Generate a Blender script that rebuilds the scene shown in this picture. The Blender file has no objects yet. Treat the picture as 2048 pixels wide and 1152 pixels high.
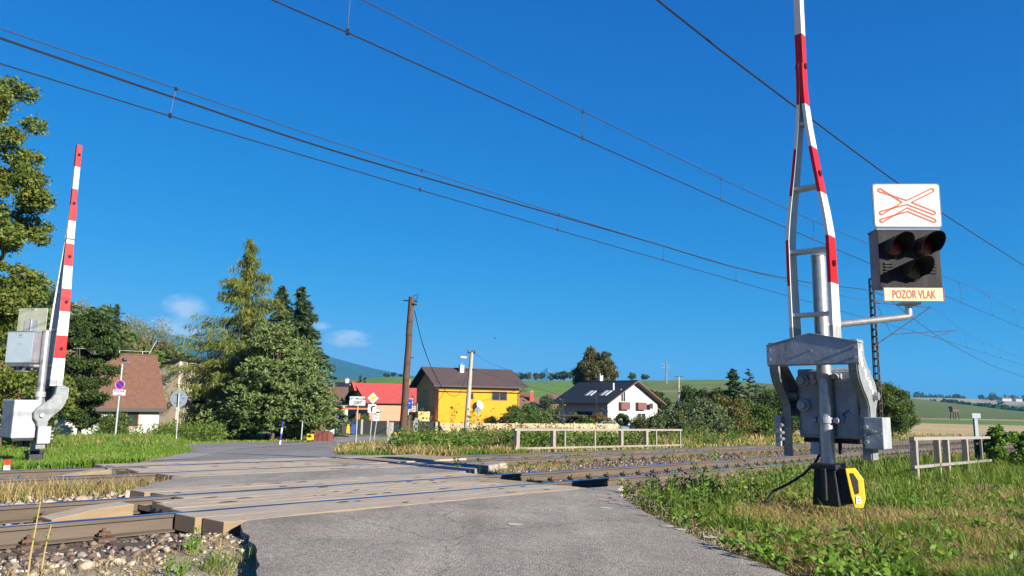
import bpy, bmesh, math, random
import numpy as np
from mathutils import Vector, Matrix
from mathutils.geometry import delaunay_2d_cdt
random.seed(7); rng = np.random.default_rng(11)
S = bpy.context.scene
COL = S.collection
R_ = math.radians
# ------------------------------------------------------------------ camera
FPX = 1540.0; PITCH = R_(8.8); ROLL = R_(0.8); CAMZ = 1.0
cam = bpy.data.cameras.new('camera'); camo = bpy.data.objects.new('camera', cam); COL.objects.link(camo)
cam.sensor_width = 36.0; cam.lens = 36.0 * FPX / 2048.0; cam.clip_start = 0.1; cam.clip_end = 60000
CM = Matrix.Rotation(math.pi / 2 + PITCH, 4, 'X') @ Matrix.Rotation(ROLL, 4, 'Z')
camo.matrix_world = Matrix.Translation((0, 0, CAMZ)) @ CM
S.camera = camo
S.render.resolution_x = 1024; S.render.resolution_y = 576
# ------------------------------------------------------------------ light
SUN_EL = R_(20); SUN_TO = Vector((0.715, -0.70, 0)).normalized()
sd = Vector((SUN_TO.x * math.cos(SUN_EL), SUN_TO.y * math.cos(SUN_EL), math.sin(SUN_EL)))
sl = bpy.data.lights.new('sun', 'SUN'); sl.energy = 4.7; sl.angle = R_(0.5); sl.color = (1.0, 0.93, 0.82)
so = bpy.data.objects.new('sun', sl); COL.objects.link(so)
so.rotation_euler = (-sd).to_track_quat('-Z', 'Y').to_euler(); so.location = (20, -20, 30)
S.view_settings.view_transform = 'Standard'; S.view_settings.look = 'None'; S.view_settings.gamma = 1
S.view_settings.exposure = 1.36
S.cycles.use_denoising = True
S.cycles.max_bounces = 6; S.cycles.transparent_max_bounces = 8; S.cycles.volume_bounces = 0
S.cycles.diffuse_bounces = 3; S.cycles.glossy_bounces = 3; S.cycles.transmission_bounces = 4

def ray(px, py):
    return CM.to_3x3() @ Vector(((px - 1024) / FPX, (576 - py) / FPX, -1.0))
def at(px, py, Y):
    r = ray(px, py); return Vector((0, 0, CAMZ)) + r * (Y / r.y)

W = bpy.data.worlds.new('World'); S.world = W; W.use_nodes = True
nt = W.node_tree; N = nt.nodes; Lk = nt.links
bg = N['Background']; bg.inputs['Strength'].default_value = 0.05
sky = N.new('ShaderNodeTexSky'); sky.sky_type = 'NISHITA'; sky.sun_disc = False
sky.sun_elevation = SUN_EL; sky.sun_rotation = math.atan2(SUN_TO.x, SUN_TO.y)
sky.altitude = 600; sky.air_density = 1.0; sky.dust_density = 0.3; sky.ozone_density = 2.5
# clear-sky colour: each channel of the sky follows its own power so that the zenith goes deep blue
sp_ = N.new('ShaderNodeSeparateColor'); cb_ = N.new('ShaderNodeCombineColor'); Lk.new(sky.outputs['Color'], sp_.inputs[0])
for ch, (k_, p_) in enumerate(((.0055, 3.33), (.59, .88), (2.46, .45))):
    a_ = N.new('ShaderNodeMath'); a_.operation = 'POWER'; Lk.new(sp_.outputs[ch], a_.inputs[0]); a_.inputs[1].default_value = p_
    m_ = N.new('ShaderNodeMath'); m_.operation = 'MULTIPLY'; Lk.new(a_.outputs[0], m_.inputs[0]); m_.inputs[1].default_value = k_; Lk.new(m_.outputs[0], cb_.inputs[ch])
    chn = [m_] if ch == 0 else chn + [m_]
cap = N.new('ShaderNodeMath'); cap.operation = 'MULTIPLY'; Lk.new(chn[1].outputs[0], cap.inputs[0]); cap.inputs[1].default_value = .9
mn_ = N.new('ShaderNodeMath'); mn_.operation = 'MINIMUM'; Lk.new(chn[0].outputs[0], mn_.inputs[0]); Lk.new(cap.outputs[0], mn_.inputs[1]); Lk.new(mn_.outputs[0], cb_.inputs[0])
cur = cb_.outputs['Color']
tc = N.new('ShaderNodeTexCoord')
# low distant clouds: soft noise inside a few patches of the sky, seen from anywhere
nz = N.new('ShaderNodeTexNoise'); nz.inputs['Scale'].default_value = 26; nz.inputs['Detail'].default_value = 7; nz.inputs['Roughness'].default_value = .62
mp = N.new('ShaderNodeMapping'); mp.inputs['Scale'].default_value = (1, 1, 2.2)
Lk.new(tc.outputs['Generated'], mp.inputs['Vector']); Lk.new(mp.outputs['Vector'], nz.inputs['Vector'])
def mth(op, a, b=None):
    m = N.new('ShaderNodeMath'); m.operation = op
    for i, v in enumerate((a, b)):
        if v is None: continue
        if isinstance(v, (int, float)): m.inputs[i].default_value = v
        else: Lk.new(v, m.inputs[i])
    return m.outputs[0]
mask = None
for (px, py, wx, wz, k) in ((345, 665, .040, .024, 1.0), (368, 618, .030, .020, .55), (698, 678, .034, .013, .85), (645, 652, .016, .006, .6)):
    d = ray(px, py).normalized()
    sb = N.new('ShaderNodeVectorMath'); sb.operation = 'SUBTRACT'; Lk.new(tc.outputs['Generated'], sb.inputs[0]); sb.inputs[1].default_value = d
    sc = N.new('ShaderNodeVectorMath'); sc.operation = 'MULTIPLY'; Lk.new(sb.outputs[0], sc.inputs[0]); sc.inputs[1].default_value = (1 / wx, 1 / wx, 1 / wz)
    ln = N.new('ShaderNodeVectorMath'); ln.operation = 'LENGTH'; Lk.new(sc.outputs[0], ln.inputs[0])
    v = mth('MULTIPLY', mth('MAXIMUM', mth('SUBTRACT', 1.0, ln.outputs['Value']), 0.0), k * 3.0)
    mask = v if mask is None else mth('MAXIMUM', mask, v)
cl = mth('MULTIPLY', mask, mth('MAXIMUM', mth('MULTIPLY', mth('SUBTRACT', nz.outputs['Fac'], .35), 3.4), 0.0))
cl = mth('MINIMUM', cl, .85)
mx = N.new('ShaderNodeMix'); mx.data_type = 'RGBA'; Lk.new(cl, mx.inputs['Factor']); Lk.new(cur, mx.inputs[6]); mx.inputs[7].default_value = (5.4, 6.2, 7.4, 1)
Lk.new(mx.outputs[2], bg.inputs['Color'])

# ------------------------------------------------------------------ helpers
def tag(o, label=None, cat=None, group=None, kind=None):
    if label: o['label'] = label
    if cat: o['category'] = cat
    if group: o['group'] = group
    if kind: o['kind'] = kind
    return o
def thing(name, label, cat, loc=(0, 0, 0), rz=0, group=None, rot=None):
    o = bpy.data.objects.new(name, None); COL.objects.link(o); o.empty_display_size = .2
    o.location = loc; o.rotation_euler = rot if rot else (0, 0, rz)
    return tag(o, label, cat, group)
def copy_tree(o, parent=None):
    c = o.copy(); COL.objects.link(c); c.parent = parent
    for ch in [x for x in o.children]: copy_tree(ch, c)
    return c

class MB:
    def __init__(s): s.v = []; s.f = []; s.m = []
    def add(s, vs, fs, m=0):
        b = len(s.v); s.v += [tuple(v) for v in vs]; s.f += [tuple(i + b for i in f) for f in fs]; s.m += [m] * len(fs); return s
    def obox(s, c, X, Y, Z, m=0):
        c, X, Y, Z = Vector(c), Vector(X), Vector(Y), Vector(Z)
        vs = [c + a * X + b * Y + d * Z for a in (-1, 1) for b in (-1, 1) for d in (-1, 1)]
        return s.add(vs, [(0, 1, 3, 2), (4, 6, 7, 5), (0, 4, 5, 1), (2, 3, 7, 6), (0, 2, 6, 4), (1, 5, 7, 3)], m)
    def box(s, x0, x1, y0, y1, z0, z1, m=0):
        return s.obox(((x0 + x1) / 2, (y0 + y1) / 2, (z0 + z1) / 2), ((x1 - x0) / 2, 0, 0), (0, (y1 - y0) / 2, 0), (0, 0, (z1 - z0) / 2), m)
    def beam(s, p0, p1, w, h, m=0, up=(0, 0, 1)):
        p0, p1 = Vector(p0), Vector(p1); d = p1 - p0; t = d.normalized(); u = Vector(up)
        x = t.cross(u)
        if x.length < 1e-4: x = t.cross(Vector((1, 0, 0)))
        x.normalize(); y = x.cross(t)
        return s.obox((p0 + p1) / 2, x * w / 2, y * h / 2, d / 2, m)
    def tube(s, pts, r, seg=10, m=0, cap=True):
        pts = [Vector(p) for p in pts]; n = len(pts); rs = r if isinstance(r, (list, tuple)) else [r] * n
        vs = []; fs = []; prev = None
        for i, p in enumerate(pts):
            t = (pts[min(i + 1, n - 1)] - pts[max(i - 1, 0)]).normalized()
            if prev is None:
                a = Vector((0, 0, 1)) if abs(t.z) < .9 else Vector((1, 0, 0)); x = t.cross(a).normalized()
            else: x = (prev - t * prev.dot(t)).normalized()
            prev = x; y = t.cross(x)
            vs += [p + rs[i] * (math.cos(k * 2 * math.pi / seg) * x + math.sin(k * 2 * math.pi / seg) * y) for k in range(seg)]
        for i in range(n - 1):
            for k in range(seg): fs.append((i * seg + k, i * seg + (k + 1) % seg, (i + 1) * seg + (k + 1) % seg, (i + 1) * seg + k))
        if cap: fs += [tuple(range(seg))[::-1], tuple((n - 1) * seg + k for k in range(seg))]
        return s.add(vs, fs, m)
    def cyl(s, p0, p1, r0, r1=None, seg=14, m=0): return s.tube([p0, p1], [r0, r0 if r1 is None else r1], seg, m)
    def prism(s, poly, o, X, Y, Z, m=0, mside=None):
        # polygon in the plane (o, X, Y), extruded by the vector Z
        o, X, Y, Z = Vector(o), Vector(X), Vector(Y), Vector(Z); n = len(poly)
        a = [o + X * p[0] + Y * p[1] for p in poly]; b = [q + Z for q in a]
        s.add(a + b, [tuple(range(n))[::-1], tuple(range(n, 2 * n))], m)
        s.add(a + b, [(i, (i + 1) % n, n + (i + 1) % n, n + i) for i in range(n)], m if mside is None else mside); return s
    def disc(s, c, nrm, r, t, seg=24, m=0):
        c = Vector(c); nrm = Vector(nrm).normalized(); return s.cyl(c, c + nrm * t, r, r, seg, m)
    def sphere(s, c, rx, ry=None, rz=None, seg=12, rings=8, m=0):
        ry = ry or rx; rz = rz or rx; vs = [(c[0], c[1], c[2] + rz)]; fs = []
        for i in range(1, rings):
            a = math.pi * i / rings
            vs += [(c[0] + rx * math.sin(a) * math.cos(2 * math.pi * k / seg), c[1] + ry * math.sin(a) * math.sin(2 * math.pi * k / seg), c[2] + rz * math.cos(a)) for k in range(seg)]
        vs.append((c[0], c[1], c[2] - rz)); L = len(vs) - 1
        for k in range(seg):
            fs.append((0, 1 + k, 1 + (k + 1) % seg)); fs.append((L, L - seg + (k + 1) % seg, L - seg + k))
            for i in range(rings - 2): fs.append((1 + i * seg + k, 1 + (i + 1) * seg + k, 1 + (i + 1) * seg + (k + 1) % seg, 1 + i * seg + (k + 1) % seg))
        return s.add(vs, fs, m)
    def build(s, name, mats, parent=None, origin=None, bevel=0, smooth=False, fixn=True):
        me = bpy.data.meshes.new(name); o3 = Vector(origin) if origin is not None else None
        vs = [tuple(Vector(v) - o3) for v in s.v] if o3 is not None else s.v
        me.from_pydata(vs, [], s.f)
        for m in (mats if isinstance(mats, (list, tuple)) else [mats]): me.materials.append(m)
        me.polygons.foreach_set('material_index', s.m)
        if fixn:
            b = bmesh.new(); b.from_mesh(me); bmesh.ops.remove_doubles(b, verts=b.verts, dist=1e-5); bmesh.ops.recalc_face_normals(b, faces=b.faces); b.to_mesh(me); b.free()
        if smooth:
            me.polygons.foreach_set('use_smooth', [True] * len(me.polygons))
            try: me.set_sharp_from_angle(angle=R_(38))
            except Exception: pass
        o = bpy.data.objects.new(name, me); COL.objects.link(o)
        if o3 is not None: o.location = o3
        if parent is not None: o.parent = parent
        if bevel:
            bm_ = o.modifiers.new('bevel', 'BEVEL'); bm_.width = bevel; bm_.segments = 2; bm_.limit_method = 'ANGLE'; bm_.angle_limit = R_(40)
        return o
def npmesh(name, v, f, mats, parent=None, origin=None, mi=None, smooth=False):
    # fast mesh from numpy arrays; f is (n, k) with constant k
    v = np.asarray(v, np.float32)
    if origin is not None: v = v - np.asarray(origin, np.float32)
    me = bpy.data.meshes.new(name); k = f.shape[1]; n = len(f)
    me.vertices.add(len(v)); me.vertices.foreach_set('co', v.ravel())
    me.loops.add(n * k); me.loops.foreach_set('vertex_index', f.ravel().astype(np.int32))
    me.polygons.add(n); me.polygons.foreach_set('loop_start', np.arange(n, dtype=np.int32) * k)
    for m in (mats if isinstance(mats, (list, tuple)) else [mats]): me.materials.append(m)
    if mi is not None: me.polygons.foreach_set('material_index', np.asarray(mi, np.int32))
    if smooth: me.polygons.foreach_set('use_smooth', np.ones(n, bool))
    me.update(calc_edges=True)
    o = bpy.data.objects.new(name, me); COL.objects.link(o)
    if origin is not None: o.location = [float(q) for q in origin]
    if parent is not None: o.parent = parent
    return o
def text(name, body, mat, parent, loc, rot, size, extr=.002, align='CENTER', sx=1.0):
    c = bpy.data.curves.new(name, 'FONT'); c.body = body; c.size = size; c.extrude = extr; c.align_x = align; c.align_y = 'CENTER'; c.offset = size * .022
    c.materials.append(mat); tmp = bpy.data.objects.new(name, c); COL.objects.link(tmp)
    me = bpy.data.meshes.new_from_object(tmp.evaluated_get(bpy.context.evaluated_depsgraph_get())); bpy.data.objects.remove(tmp)
    o = bpy.data.objects.new(name, me); COL.objects.link(o); o.parent = parent; o.location = loc; o.rotation_euler = rot; o.scale = (sx, 1, 1)
    return o

# ------------------------------------------------------------------ materials
def mat(name, col, rough=.6, metal=0.0, var=.15, scale=6.0, bump=0.0, bscale=40.0, col2=None, spec=.35, detail=6, stretch=None, streak=None):
    m = bpy.data.materials.new(name); m.use_nodes = True; nt = m.node_tree; N = nt.nodes; L = nt.links
    b = N['Principled BSDF']; b.inputs['Roughness'].default_value = rough; b.inputs['Metallic'].default_value = metal
    b.inputs['Specular IOR Level'].default_value = spec
    tc = N.new('ShaderNodeTexCoord'); src = tc.outputs['Object']
    if stretch:
        mp = N.new('ShaderNodeMapping'); mp.inputs['Scale'].default_value = stretch; L.new(src, mp.inputs['Vector']); src = mp.outputs['Vector']
    n = N.new('ShaderNodeTexNoise'); n.inputs['Scale'].default_value = scale; n.inputs['Detail'].default_value = detail; n.inputs['Roughness'].default_value = .65
    L.new(src, n.inputs['Vector'])
    r = N.new('ShaderNodeValToRGB'); r.color_ramp.elements[0].position = .3; r.color_ramp.elements[1].position = .7
    c1 = tuple(max(0, c * (1 - var)) for c in col) if col2 is None else tuple(col); c2 = tuple(min(1, c * (1 + var)) for c in col) if col2 is None else tuple(col2)
    r.color_ramp.elements[0].color = (*c1, 1); r.color_ramp.elements[1].color = (*c2, 1)
    L.new(n.outputs['Fac'], r.inputs['Fac']); L.new(r.outputs['Color'], b.inputs['Base Color'])
    if streak:  # (colour, amount, scale) vertical weather streaks
        sc, am, ss = streak
        mp2 = N.new('ShaderNodeMapping'); mp2.inputs['Scale'].default_value = (ss, ss, ss * .12); L.new(tc.outputs['Object'], mp2.inputs['Vector'])
        n2 = N.new('ShaderNodeTexNoise'); n2.inputs['Scale'].default_value = 1; n2.inputs['Detail'].default_value = 5; L.new(mp2.outputs['Vector'], n2.inputs['Vector'])
        r2 = N.new('ShaderNodeValToRGB'); r2.color_ramp.elements[0].position = .52; r2.color_ramp.elements[1].position = .72
        r2.color_ramp.elements[0].color = (0, 0, 0, 1); r2.color_ramp.elements[1].color = (am, am, am, 1); L.new(n2.outputs['Fac'], r2.inputs['Fac'])
        mx = N.new('ShaderNodeMix'); mx.data_type = 'RGBA'; L.new(r2.outputs['Color'], mx.inputs['Factor']); L.new(r.outputs['Color'], mx.inputs[6]); mx.inputs[7].default_value = (*sc, 1)
        L.new(mx.outputs[2], b.inputs['Base Color'])
    if bump:
        nb = N.new('ShaderNodeTexNoise'); nb.inputs['Scale'].default_value = bscale; nb.inputs['Detail'].default_value = 4; L.new(src, nb.inputs['Vector'])
        bp = N.new('ShaderNodeBump'); bp.inputs['Strength'].default_value = bump; bp.inputs['Distance'].default_value = .02; L.new(nb.outputs['Fac'], bp.inputs['Height']); L.new(bp.outputs['Normal'], b.inputs['Normal'])
    return m
def leafmat(name, cols, trans=.35, rough=.6):
    m = bpy.data.materials.new(name); m.use_nodes = True; nt = m.node_tree; N = nt.nodes; L = nt.links
    for n in list(N): N.remove(n)
    out = N.new('ShaderNodeOutputMaterial'); g = N.new('ShaderNodeNewGeometry'); r = N.new('ShaderNodeValToRGB')
    el = r.color_ramp.elements
    while len(el) < len(cols): el.new(.5)
    for i, c in enumerate(cols): el[i].position = i / max(1, len(cols) - 1); el[i].color = (*[min(1, q * 1.18) for q in c], 1)
    L.new(g.outputs['Random Per Island'], r.inputs['Fac'])
    d = N.new('ShaderNodeBsdfDiffuse'); t = N.new('ShaderNodeBsdfTranslucent'); gl = N.new('ShaderNodeBsdfGlossy'); gl.inputs['Roughness'].default_value = .5
    L.new(r.outputs['Color'], d.inputs['Color'])
    hm = N.new('ShaderNodeMix'); hm.data_type = 'RGBA'; hm.blend_type = 'MULTIPLY'; hm.inputs['Factor'].default_value = 1; L.new(r.outputs['Color'], hm.inputs[6]); hm.inputs[7].default_value = (1.25, 1.3, .6, 1); L.new(hm.outputs[2], t.inputs['Color'])
    m1 = N.new('ShaderNodeMixShader'); m1.inputs[0].default_value = trans; L.new(d.outputs[0], m1.inputs[1]); L.new(t.outputs[0], m1.inputs[2])
    m2 = N.new('ShaderNodeMixShader'); m2.inputs[0].default_value = .015; L.new(m1.outputs[0], m2.inputs[1]); L.new(gl.outputs[0], m2.inputs[2])
    L.new(m2.outputs[0], out.inputs['Surface']); return m

# value noise for layout
_perm = rng.random((256, 256))
def vnoise(x, y, s=1.0):
    x = np.asarray(x, float) * s + 1000.3; y = np.asarray(y, float) * s + 1000.7
    xi = np.floor(x).astype(int); yi = np.floor(y).astype(int); fx = x - xi; fy = y - yi
    fx = fx * fx * (3 - 2 * fx); fy = fy * fy * (3 - 2 * fy)
    g = lambda a, b: _perm[a % 256, b % 256]
    return (g(xi, yi) * (1 - fx) + g(xi + 1, yi) * fx) * (1 - fy) + (g(xi, yi + 1) * (1 - fx) + g(xi + 1, yi + 1) * fx) * fy
def fbm(x, y, s=1.0, o=4):
    r = 0; a = .5; t = 0
    for i in range(o): r = r + a * vnoise(x, y, s * 2 ** i); t += a; a *= .5
    return r / t
def sstep(a, b, x):
    t = np.clip((np.asarray(x, float) - a) / (b - a), 0, 1); return t * t * (3 - 2 * t)

# ------------------------------------------------------------------ terrain
TH = 0.71652; GR = 0.01352; DN = 8.241; DF = 12.916; GA = 0.75
U = Vector((math.sin(TH), math.cos(TH), 0)); NN = Vector((-math.cos(TH), math.sin(TH), 0))
def sd_of(x, y): return x * U.x + y * U.y, x * NN.x + y * NN.y
def T(s, d, z=0.0):
    return Vector((U.x * s + NN.x * d, U.y * s + NN.y * d, z - GR * max(-80., min(170., s))))
def tz(s): return -GR * np.clip(s, -80, 170)
HA = np.array([-.8, -.42, -.28, -.15, 0, .15, .28, .35, .42, .5, .6, .67, .9])
HV = np.array([0, 8, 48, 61, 57, 58, 62, 54, 48, 37, 20, 8, 0]) / 1540.
def H(x, y):
    x = np.asarray(x, float); y = np.asarray(y, float); s, d = sd_of(x, y)
    near = -.07 - .035 * np.clip(6.2 - d, 0, 9) - .01 * np.clip(-2.8 - d, 0, 30)
    leftlow = sstep(3.9, 2.9, s) * sstep(-4, 2, d) * .10
    near = near - leftlow + .05 * (fbm(x, y, .9) - .5) * sstep(9.0, 11.5, s)
    bal = -.19 + .05 * sstep(9.3, 10.3, d) * sstep(11.9, 11.2, d)
    far = -.12 - .02 * np.clip(d - 14.6, 0, 100) - .05 * sstep(15, 18, d)
    p = near + (bal - near) * sstep(6.0, 6.7, d); p = p + (far - p) * sstep(14.3, 15.2, d)
    p = p + .08 * np.exp(-((s - 3.45) / .4) ** 2 - ((d - 6.55) / .5) ** 2)
    p = p - .16 * sstep(15, 19, d) * sstep(10.5, 6.5, s)
    z = tz(s) + p + .03 * (fbm(x, y, 1.7) - .5) * sstep(15, 18, d)
    w = sstep(12, 85, d); z = z * (1 - w) + w * -2.1
    # beyond the near side the land just falls a little
    w2 = sstep(60, 200, s) * sstep(5.5, -5, d); z = z * (1 - w2) + w2 * -2.6
    yy = np.maximum(y, 1.0); a = x / yy
    ra = sstep(.34, .47, a); hill = (750 + 180 * ra) * np.interp(a, HA, HV) * sstep(190 + 240 * ra, 760 + 180 * ra, y) * (1 - .6 * sstep(900, 1800, y))
    hill = hill * (.93 + .14 * fbm(x, y, .006, 3))
    z = z + hill
    z = z + 27 * sstep(40, 135, -x - .06 * (y - 150)) * sstep(72, 185, y) * (1 - sstep(215, 330, y)) * (.9 + .2 * fbm(x, y, .03, 3))
    z = z + 34 * sstep(1300, 2100, y) * sstep(.25, .55, a) * (.8 + .4 * fbm(x, y, .002, 3)) * (1 - .5 * sstep(3000, 6000, y))
    return z
def h1(x, y): return float(H(x, y))
def ground(px, py, y0=3.0, y1=400.0):
    r = ray(px, py); yy = np.geomspace(y0, y1, 900); t = yy / r.y; x = t * r.x; z = CAMZ + t * r.z
    k = np.argmax(z < H(x, yy)); yv = yy[k]
    return Vector((float(t[k] * r.x), float(yv), h1(t[k] * r.x, yv)))
def gp(px, Y, dz=0.0):
    p = at(px, 815, Y); return Vector((p.x, Y, h1(p.x, Y) + dz))

# ------------------------------------------------------------------ ground sheet
def grid_mesh(xs, ys):
    X, Y = np.meshgrid(xs, ys); Z = H(X, Y); v = np.stack([X.ravel(), Y.ravel(), Z.ravel()], 1)
    nx, ny = len(xs), len(ys); i = (np.arange(ny - 1)[:, None] * nx + np.arange(nx - 1)[None]).ravel()
    return v, np.stack([i, i + 1, i + nx + 1, i + nx], 1)
gx = np.concatenate([-np.geomspace(26000, 42, 70), np.arange(-40, -14, .6), np.arange(-14, 14, .22), np.arange(14, 45, .6), np.geomspace(46, 26000, 80)])
gy = np.concatenate([np.arange(-40, 2, 2.0), np.arange(2, 28, .22), np.arange(28, 70, .6), np.geomspace(71, 30000, 170)])
gv, gf = grid_mesh(gx, gy)
def ground_colour(x, y):
    s, d = sd_of(x, y); a = x / np.maximum(y, 1)
    c = np.zeros((len(x), 3)); n1 = fbm(x, y, .8); n2 = fbm(x + 50, y, .23); n3 = fbm(x, y, .02)
    def mixc(c, col, w): return c * (1 - w[:, None]) + np.array(col)[None] * w[:, None]
    c[:] = (.085, .115, .03)
    c = mixc(c, (.20, .155, .075), sstep(.42, .62, n1) * .8)
    # ballast, gravel shoulder
    bz = sstep(5.6, 6.4, d) * sstep(15.4, 14.6, d); c = mixc(c, (.145, .115, .085), bz)
    gl = sstep(3.9, 3.2, s) * sstep(2.0, 3.5, d) * sstep(6.6, 6.0, d); c = mixc(c, (.36, .29, .205), gl * .9)
    vg = sstep(-.2, .25, (s - (4.6 + .58 * np.abs(d - 7.2)))) * 0
    # village and fields
    far = sstep(45, 75, d); c = mixc(c, (.075, .12, .03), far)
    lh = sstep(45, 60, -x) * sstep(78, 120, y); c = mixc(c, (.24, .20, .085), lh * sstep(.35, .6, fbm(x, y, .05)) )
    hl = sstep(170, 260, y) * (a < .4) * (a > -.5)
    c = mixc(c, (.115, .195, .038), hl * 1.0)
    ol = hl * sstep(.03, .16, a - .00016 * (y - 300)) ; c = mixc(c, (.135, .155, .05), ol * .9)
    st = hl * (np.abs(((y + x * .9) % 160) - 80) < 9) * sstep(.08, .16, a); c = mixc(c, (.24, .20, .09), st * .8)
    br = hl * sstep(560, 640, y) * sstep(.1, .2, a); c = mixc(c, (.115, .205, .04), br * .8)
    # right-hand fields
    rt = sstep(22, 26, d * 0 + (y - 60) * .5 + 22) * (a > .30) * (y > 62)
    c = mixc(c, (.42, .315, .155), rt * sstep(62, 68, y) * (1 - sstep(255, 275, y + 12 * n2)))
    c = mixc(c, (.12, .18, .045), rt * sstep(258, 270, y) * (1 - sstep(385, 400, y)))
    c = mixc(c, (.34, .27, .12), rt * sstep(385, 400, y) * (1 - sstep(450, 465, y)))
    c = mixc(c, (.10, .125, .036), rt * sstep(450, 465, y) * (1 - sstep(900, 1000, y)))
    c = mixc(c, (.16, .2, .07), rt * sstep(900, 1000, y) * sstep(.35, .6, fbm(x, y, .004)))
    c = mixc(c, (.36, .3, .17), rt * sstep(1500, 1600, y) * sstep(.5, .56, fbm(x + 900, y, .003)))
    return c * (.86 + .28 * n3[:, None])
gm_ = bpy.data.materials.new('soil'); gm_.use_nodes = True
_n = gm_.node_tree.nodes; _l = gm_.node_tree.links; _b = _n['Principled BSDF']; _b.inputs['Roughness'].default_value = .95; _b.inputs['Specular IOR Level'].default_value = .1
_a = _n.new('ShaderNodeAttribute'); _a.attribute_name = 'zone'
_t = _n.new('ShaderNodeTexCoord'); _mx = []
_f = _a.outputs['Color']
for sc_, lo, hi in ((28.0, .55, 1.5), (1.1, .75, 1.25), (.05, .85, 1.15)):
    q = _n.new('ShaderNodeTexNoise'); q.inputs['Scale'].default_value = sc_; q.inputs['Detail'].default_value = 6; _l.new(_t.outputs['Object'], q.inputs['Vector'])
    mr = _n.new('ShaderNodeMapRange'); mr.inputs[1].default_value = .3; mr.inputs[2].default_value = .7; mr.inputs[3].default_value = lo; mr.inputs[4].default_value = hi; _l.new(q.outputs['Fac'], mr.inputs[0])
    mm = _n.new('ShaderNodeVectorMath'); mm.operation = 'SCALE'; _l.new(_f, mm.inputs[0]); _l.new(mr.outputs[0], mm.inputs['Scale']); _f = mm.outputs[0]
_l.new(_f, _b.inputs['Base Color'])
_q = _n.new('ShaderNodeTexNoise'); _q.inputs['Scale'].default_value = 45; _q.inputs['Detail'].default_value = 5; _l.new(_t.outputs['Object'], _q.inputs['Vector'])
_bp = _n.new('ShaderNodeBump'); _bp.inputs['Strength'].default_value = .6; _bp.inputs['Distance'].default_value = .03; _l.new(_q.outputs['Fac'], _bp.inputs['Height']); _l.new(_bp.outputs['Normal'], _b.inputs['Normal'])
go = npmesh('ground', gv, gf, gm_, smooth=True); tag(go, kind='structure')
ca = go.data.color_attributes.new('zone', 'FLOAT_COLOR', 'POINT')
gc = ground_colour(gv[:, 0].astype(float), gv[:, 1].astype(float)); ca.data.foreach_set('color', np.concatenate([gc, np.ones((len(gc), 1))], 1).astype(np.float32).ravel())

# ------------------------------------------------------------------ roads
def road_z(x, y):
    s, d = sd_of(x, y)
    if d < 6.6: return float(tz(s)) - .006 - .02 * max(0, min(1.2, 6.6 - d)) - .035 * min(9, max(0, 6.2 - d)) - .01 * min(30, max(0, -2.8 - d))
    if d < 14.2: return float(tz(s)) - .008
    z0 = float(tz(s)) - .012 - .0215 * (d - 14.3); w = float(sstep(12, 85, d)); return z0 * (1 - w) + w * -2.05
def road_pt(px, py):
    r = ray(px, py); yy = np.geomspace(3, 300, 2500)
    for y in yy:
        t = y / r.y
        if CAMZ + t * r.z < road_z(t * r.x, y): return (t * r.x, float(y))
    return (t * r.x, float(y))
def sheet(name, poly, mats, cell=.7, skirt=.12, zf=road_z, zo=0.0, jit=.03, sub=.35):
    # a surface laid on the land, with a broken edge
    pts = []
    for i, p in enumerate(poly):
        q = poly[(i + 1) % len(poly)]; L = math.hypot(q[0] - p[0], q[1] - p[1]); k = max(1, int(L / sub))
        nx, ny = (-(q[1] - p[1]) / max(L, 1e-6), (q[0] - p[0]) / max(L, 1e-6))
        for j in range(k):
            t = j / k; o = jit * (rng.random() * 2 - 1) if j else 0
            pts.append((p[0] + (q[0] - p[0]) * t + nx * o, p[1] + (q[1] - p[1]) * t + ny * o))
    x0 = min(p[0] for p in pts); x1 = max(p[0] for p in pts); y0 = min(p[1] for p in pts); y1 = max(p[1] for p in pts)
    gxs = list(np.arange(x0 + cell * .5, x1, cell)); gys = []; k = y0 + cell * .37
    while k < y1: gys.append(k); k += cell * (1 if k < 25 else 2)
    P2 = np.array([(a_, c_) for a_ in gxs for c_ in gys]).reshape(-1, 2); q = np.array(pts); n_ = len(q); ins = np.zeros(len(P2), bool); j = n_ - 1
    for i in range(n_):
        cr = ((q[i, 1] > P2[:, 1]) != (q[j, 1] > P2[:, 1])) & (P2[:, 0] < (q[j, 0] - q[i, 0]) * (P2[:, 1] - q[i, 1]) / (q[j, 1] - q[i, 1] + 1e-12) + q[i, 0]); ins ^= cr; j = i
    allp = [Vector(p) for p in pts] + [Vector(p) for p in P2[ins]]
    vo, eo, fo, *_r = delaunay_2d_cdt(allp, [(i, (i + 1) % n_) for i in range(n_)], [list(range(n_))], 1, 1e-5)
    b = bmesh.new(); vs = [b.verts.new((p[0], p[1], 0)) for p in vo]
    for f_ in fo:
        try: b.faces.new([vs[i] for i in f_])
        except ValueError: pass
    for v in b.verts: v.co.z = zf(v.co.x, v.co.y) + zo
    bmesh.ops.recalc_face_normals(b, faces=b.faces)
    if sum(f.normal.z for f in b.faces) < 0: bmesh.ops.reverse_faces(b, faces=b.faces)
    if skirt:
        be = [e for e in b.edges if e.is_boundary]; r = bmesh.ops.extrude_edge_only(b, edges=be)
        for v in [g for g in r['geom'] if isinstance(g, bmesh.types.BMVert)]: v.co.z -= skirt
    me = bpy.data.meshes.new(name); b.to_mesh(me); b.free(); me.materials.append(mats); o = bpy.data.objects.new(name, me); COL.objects.link(o); return o
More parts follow.
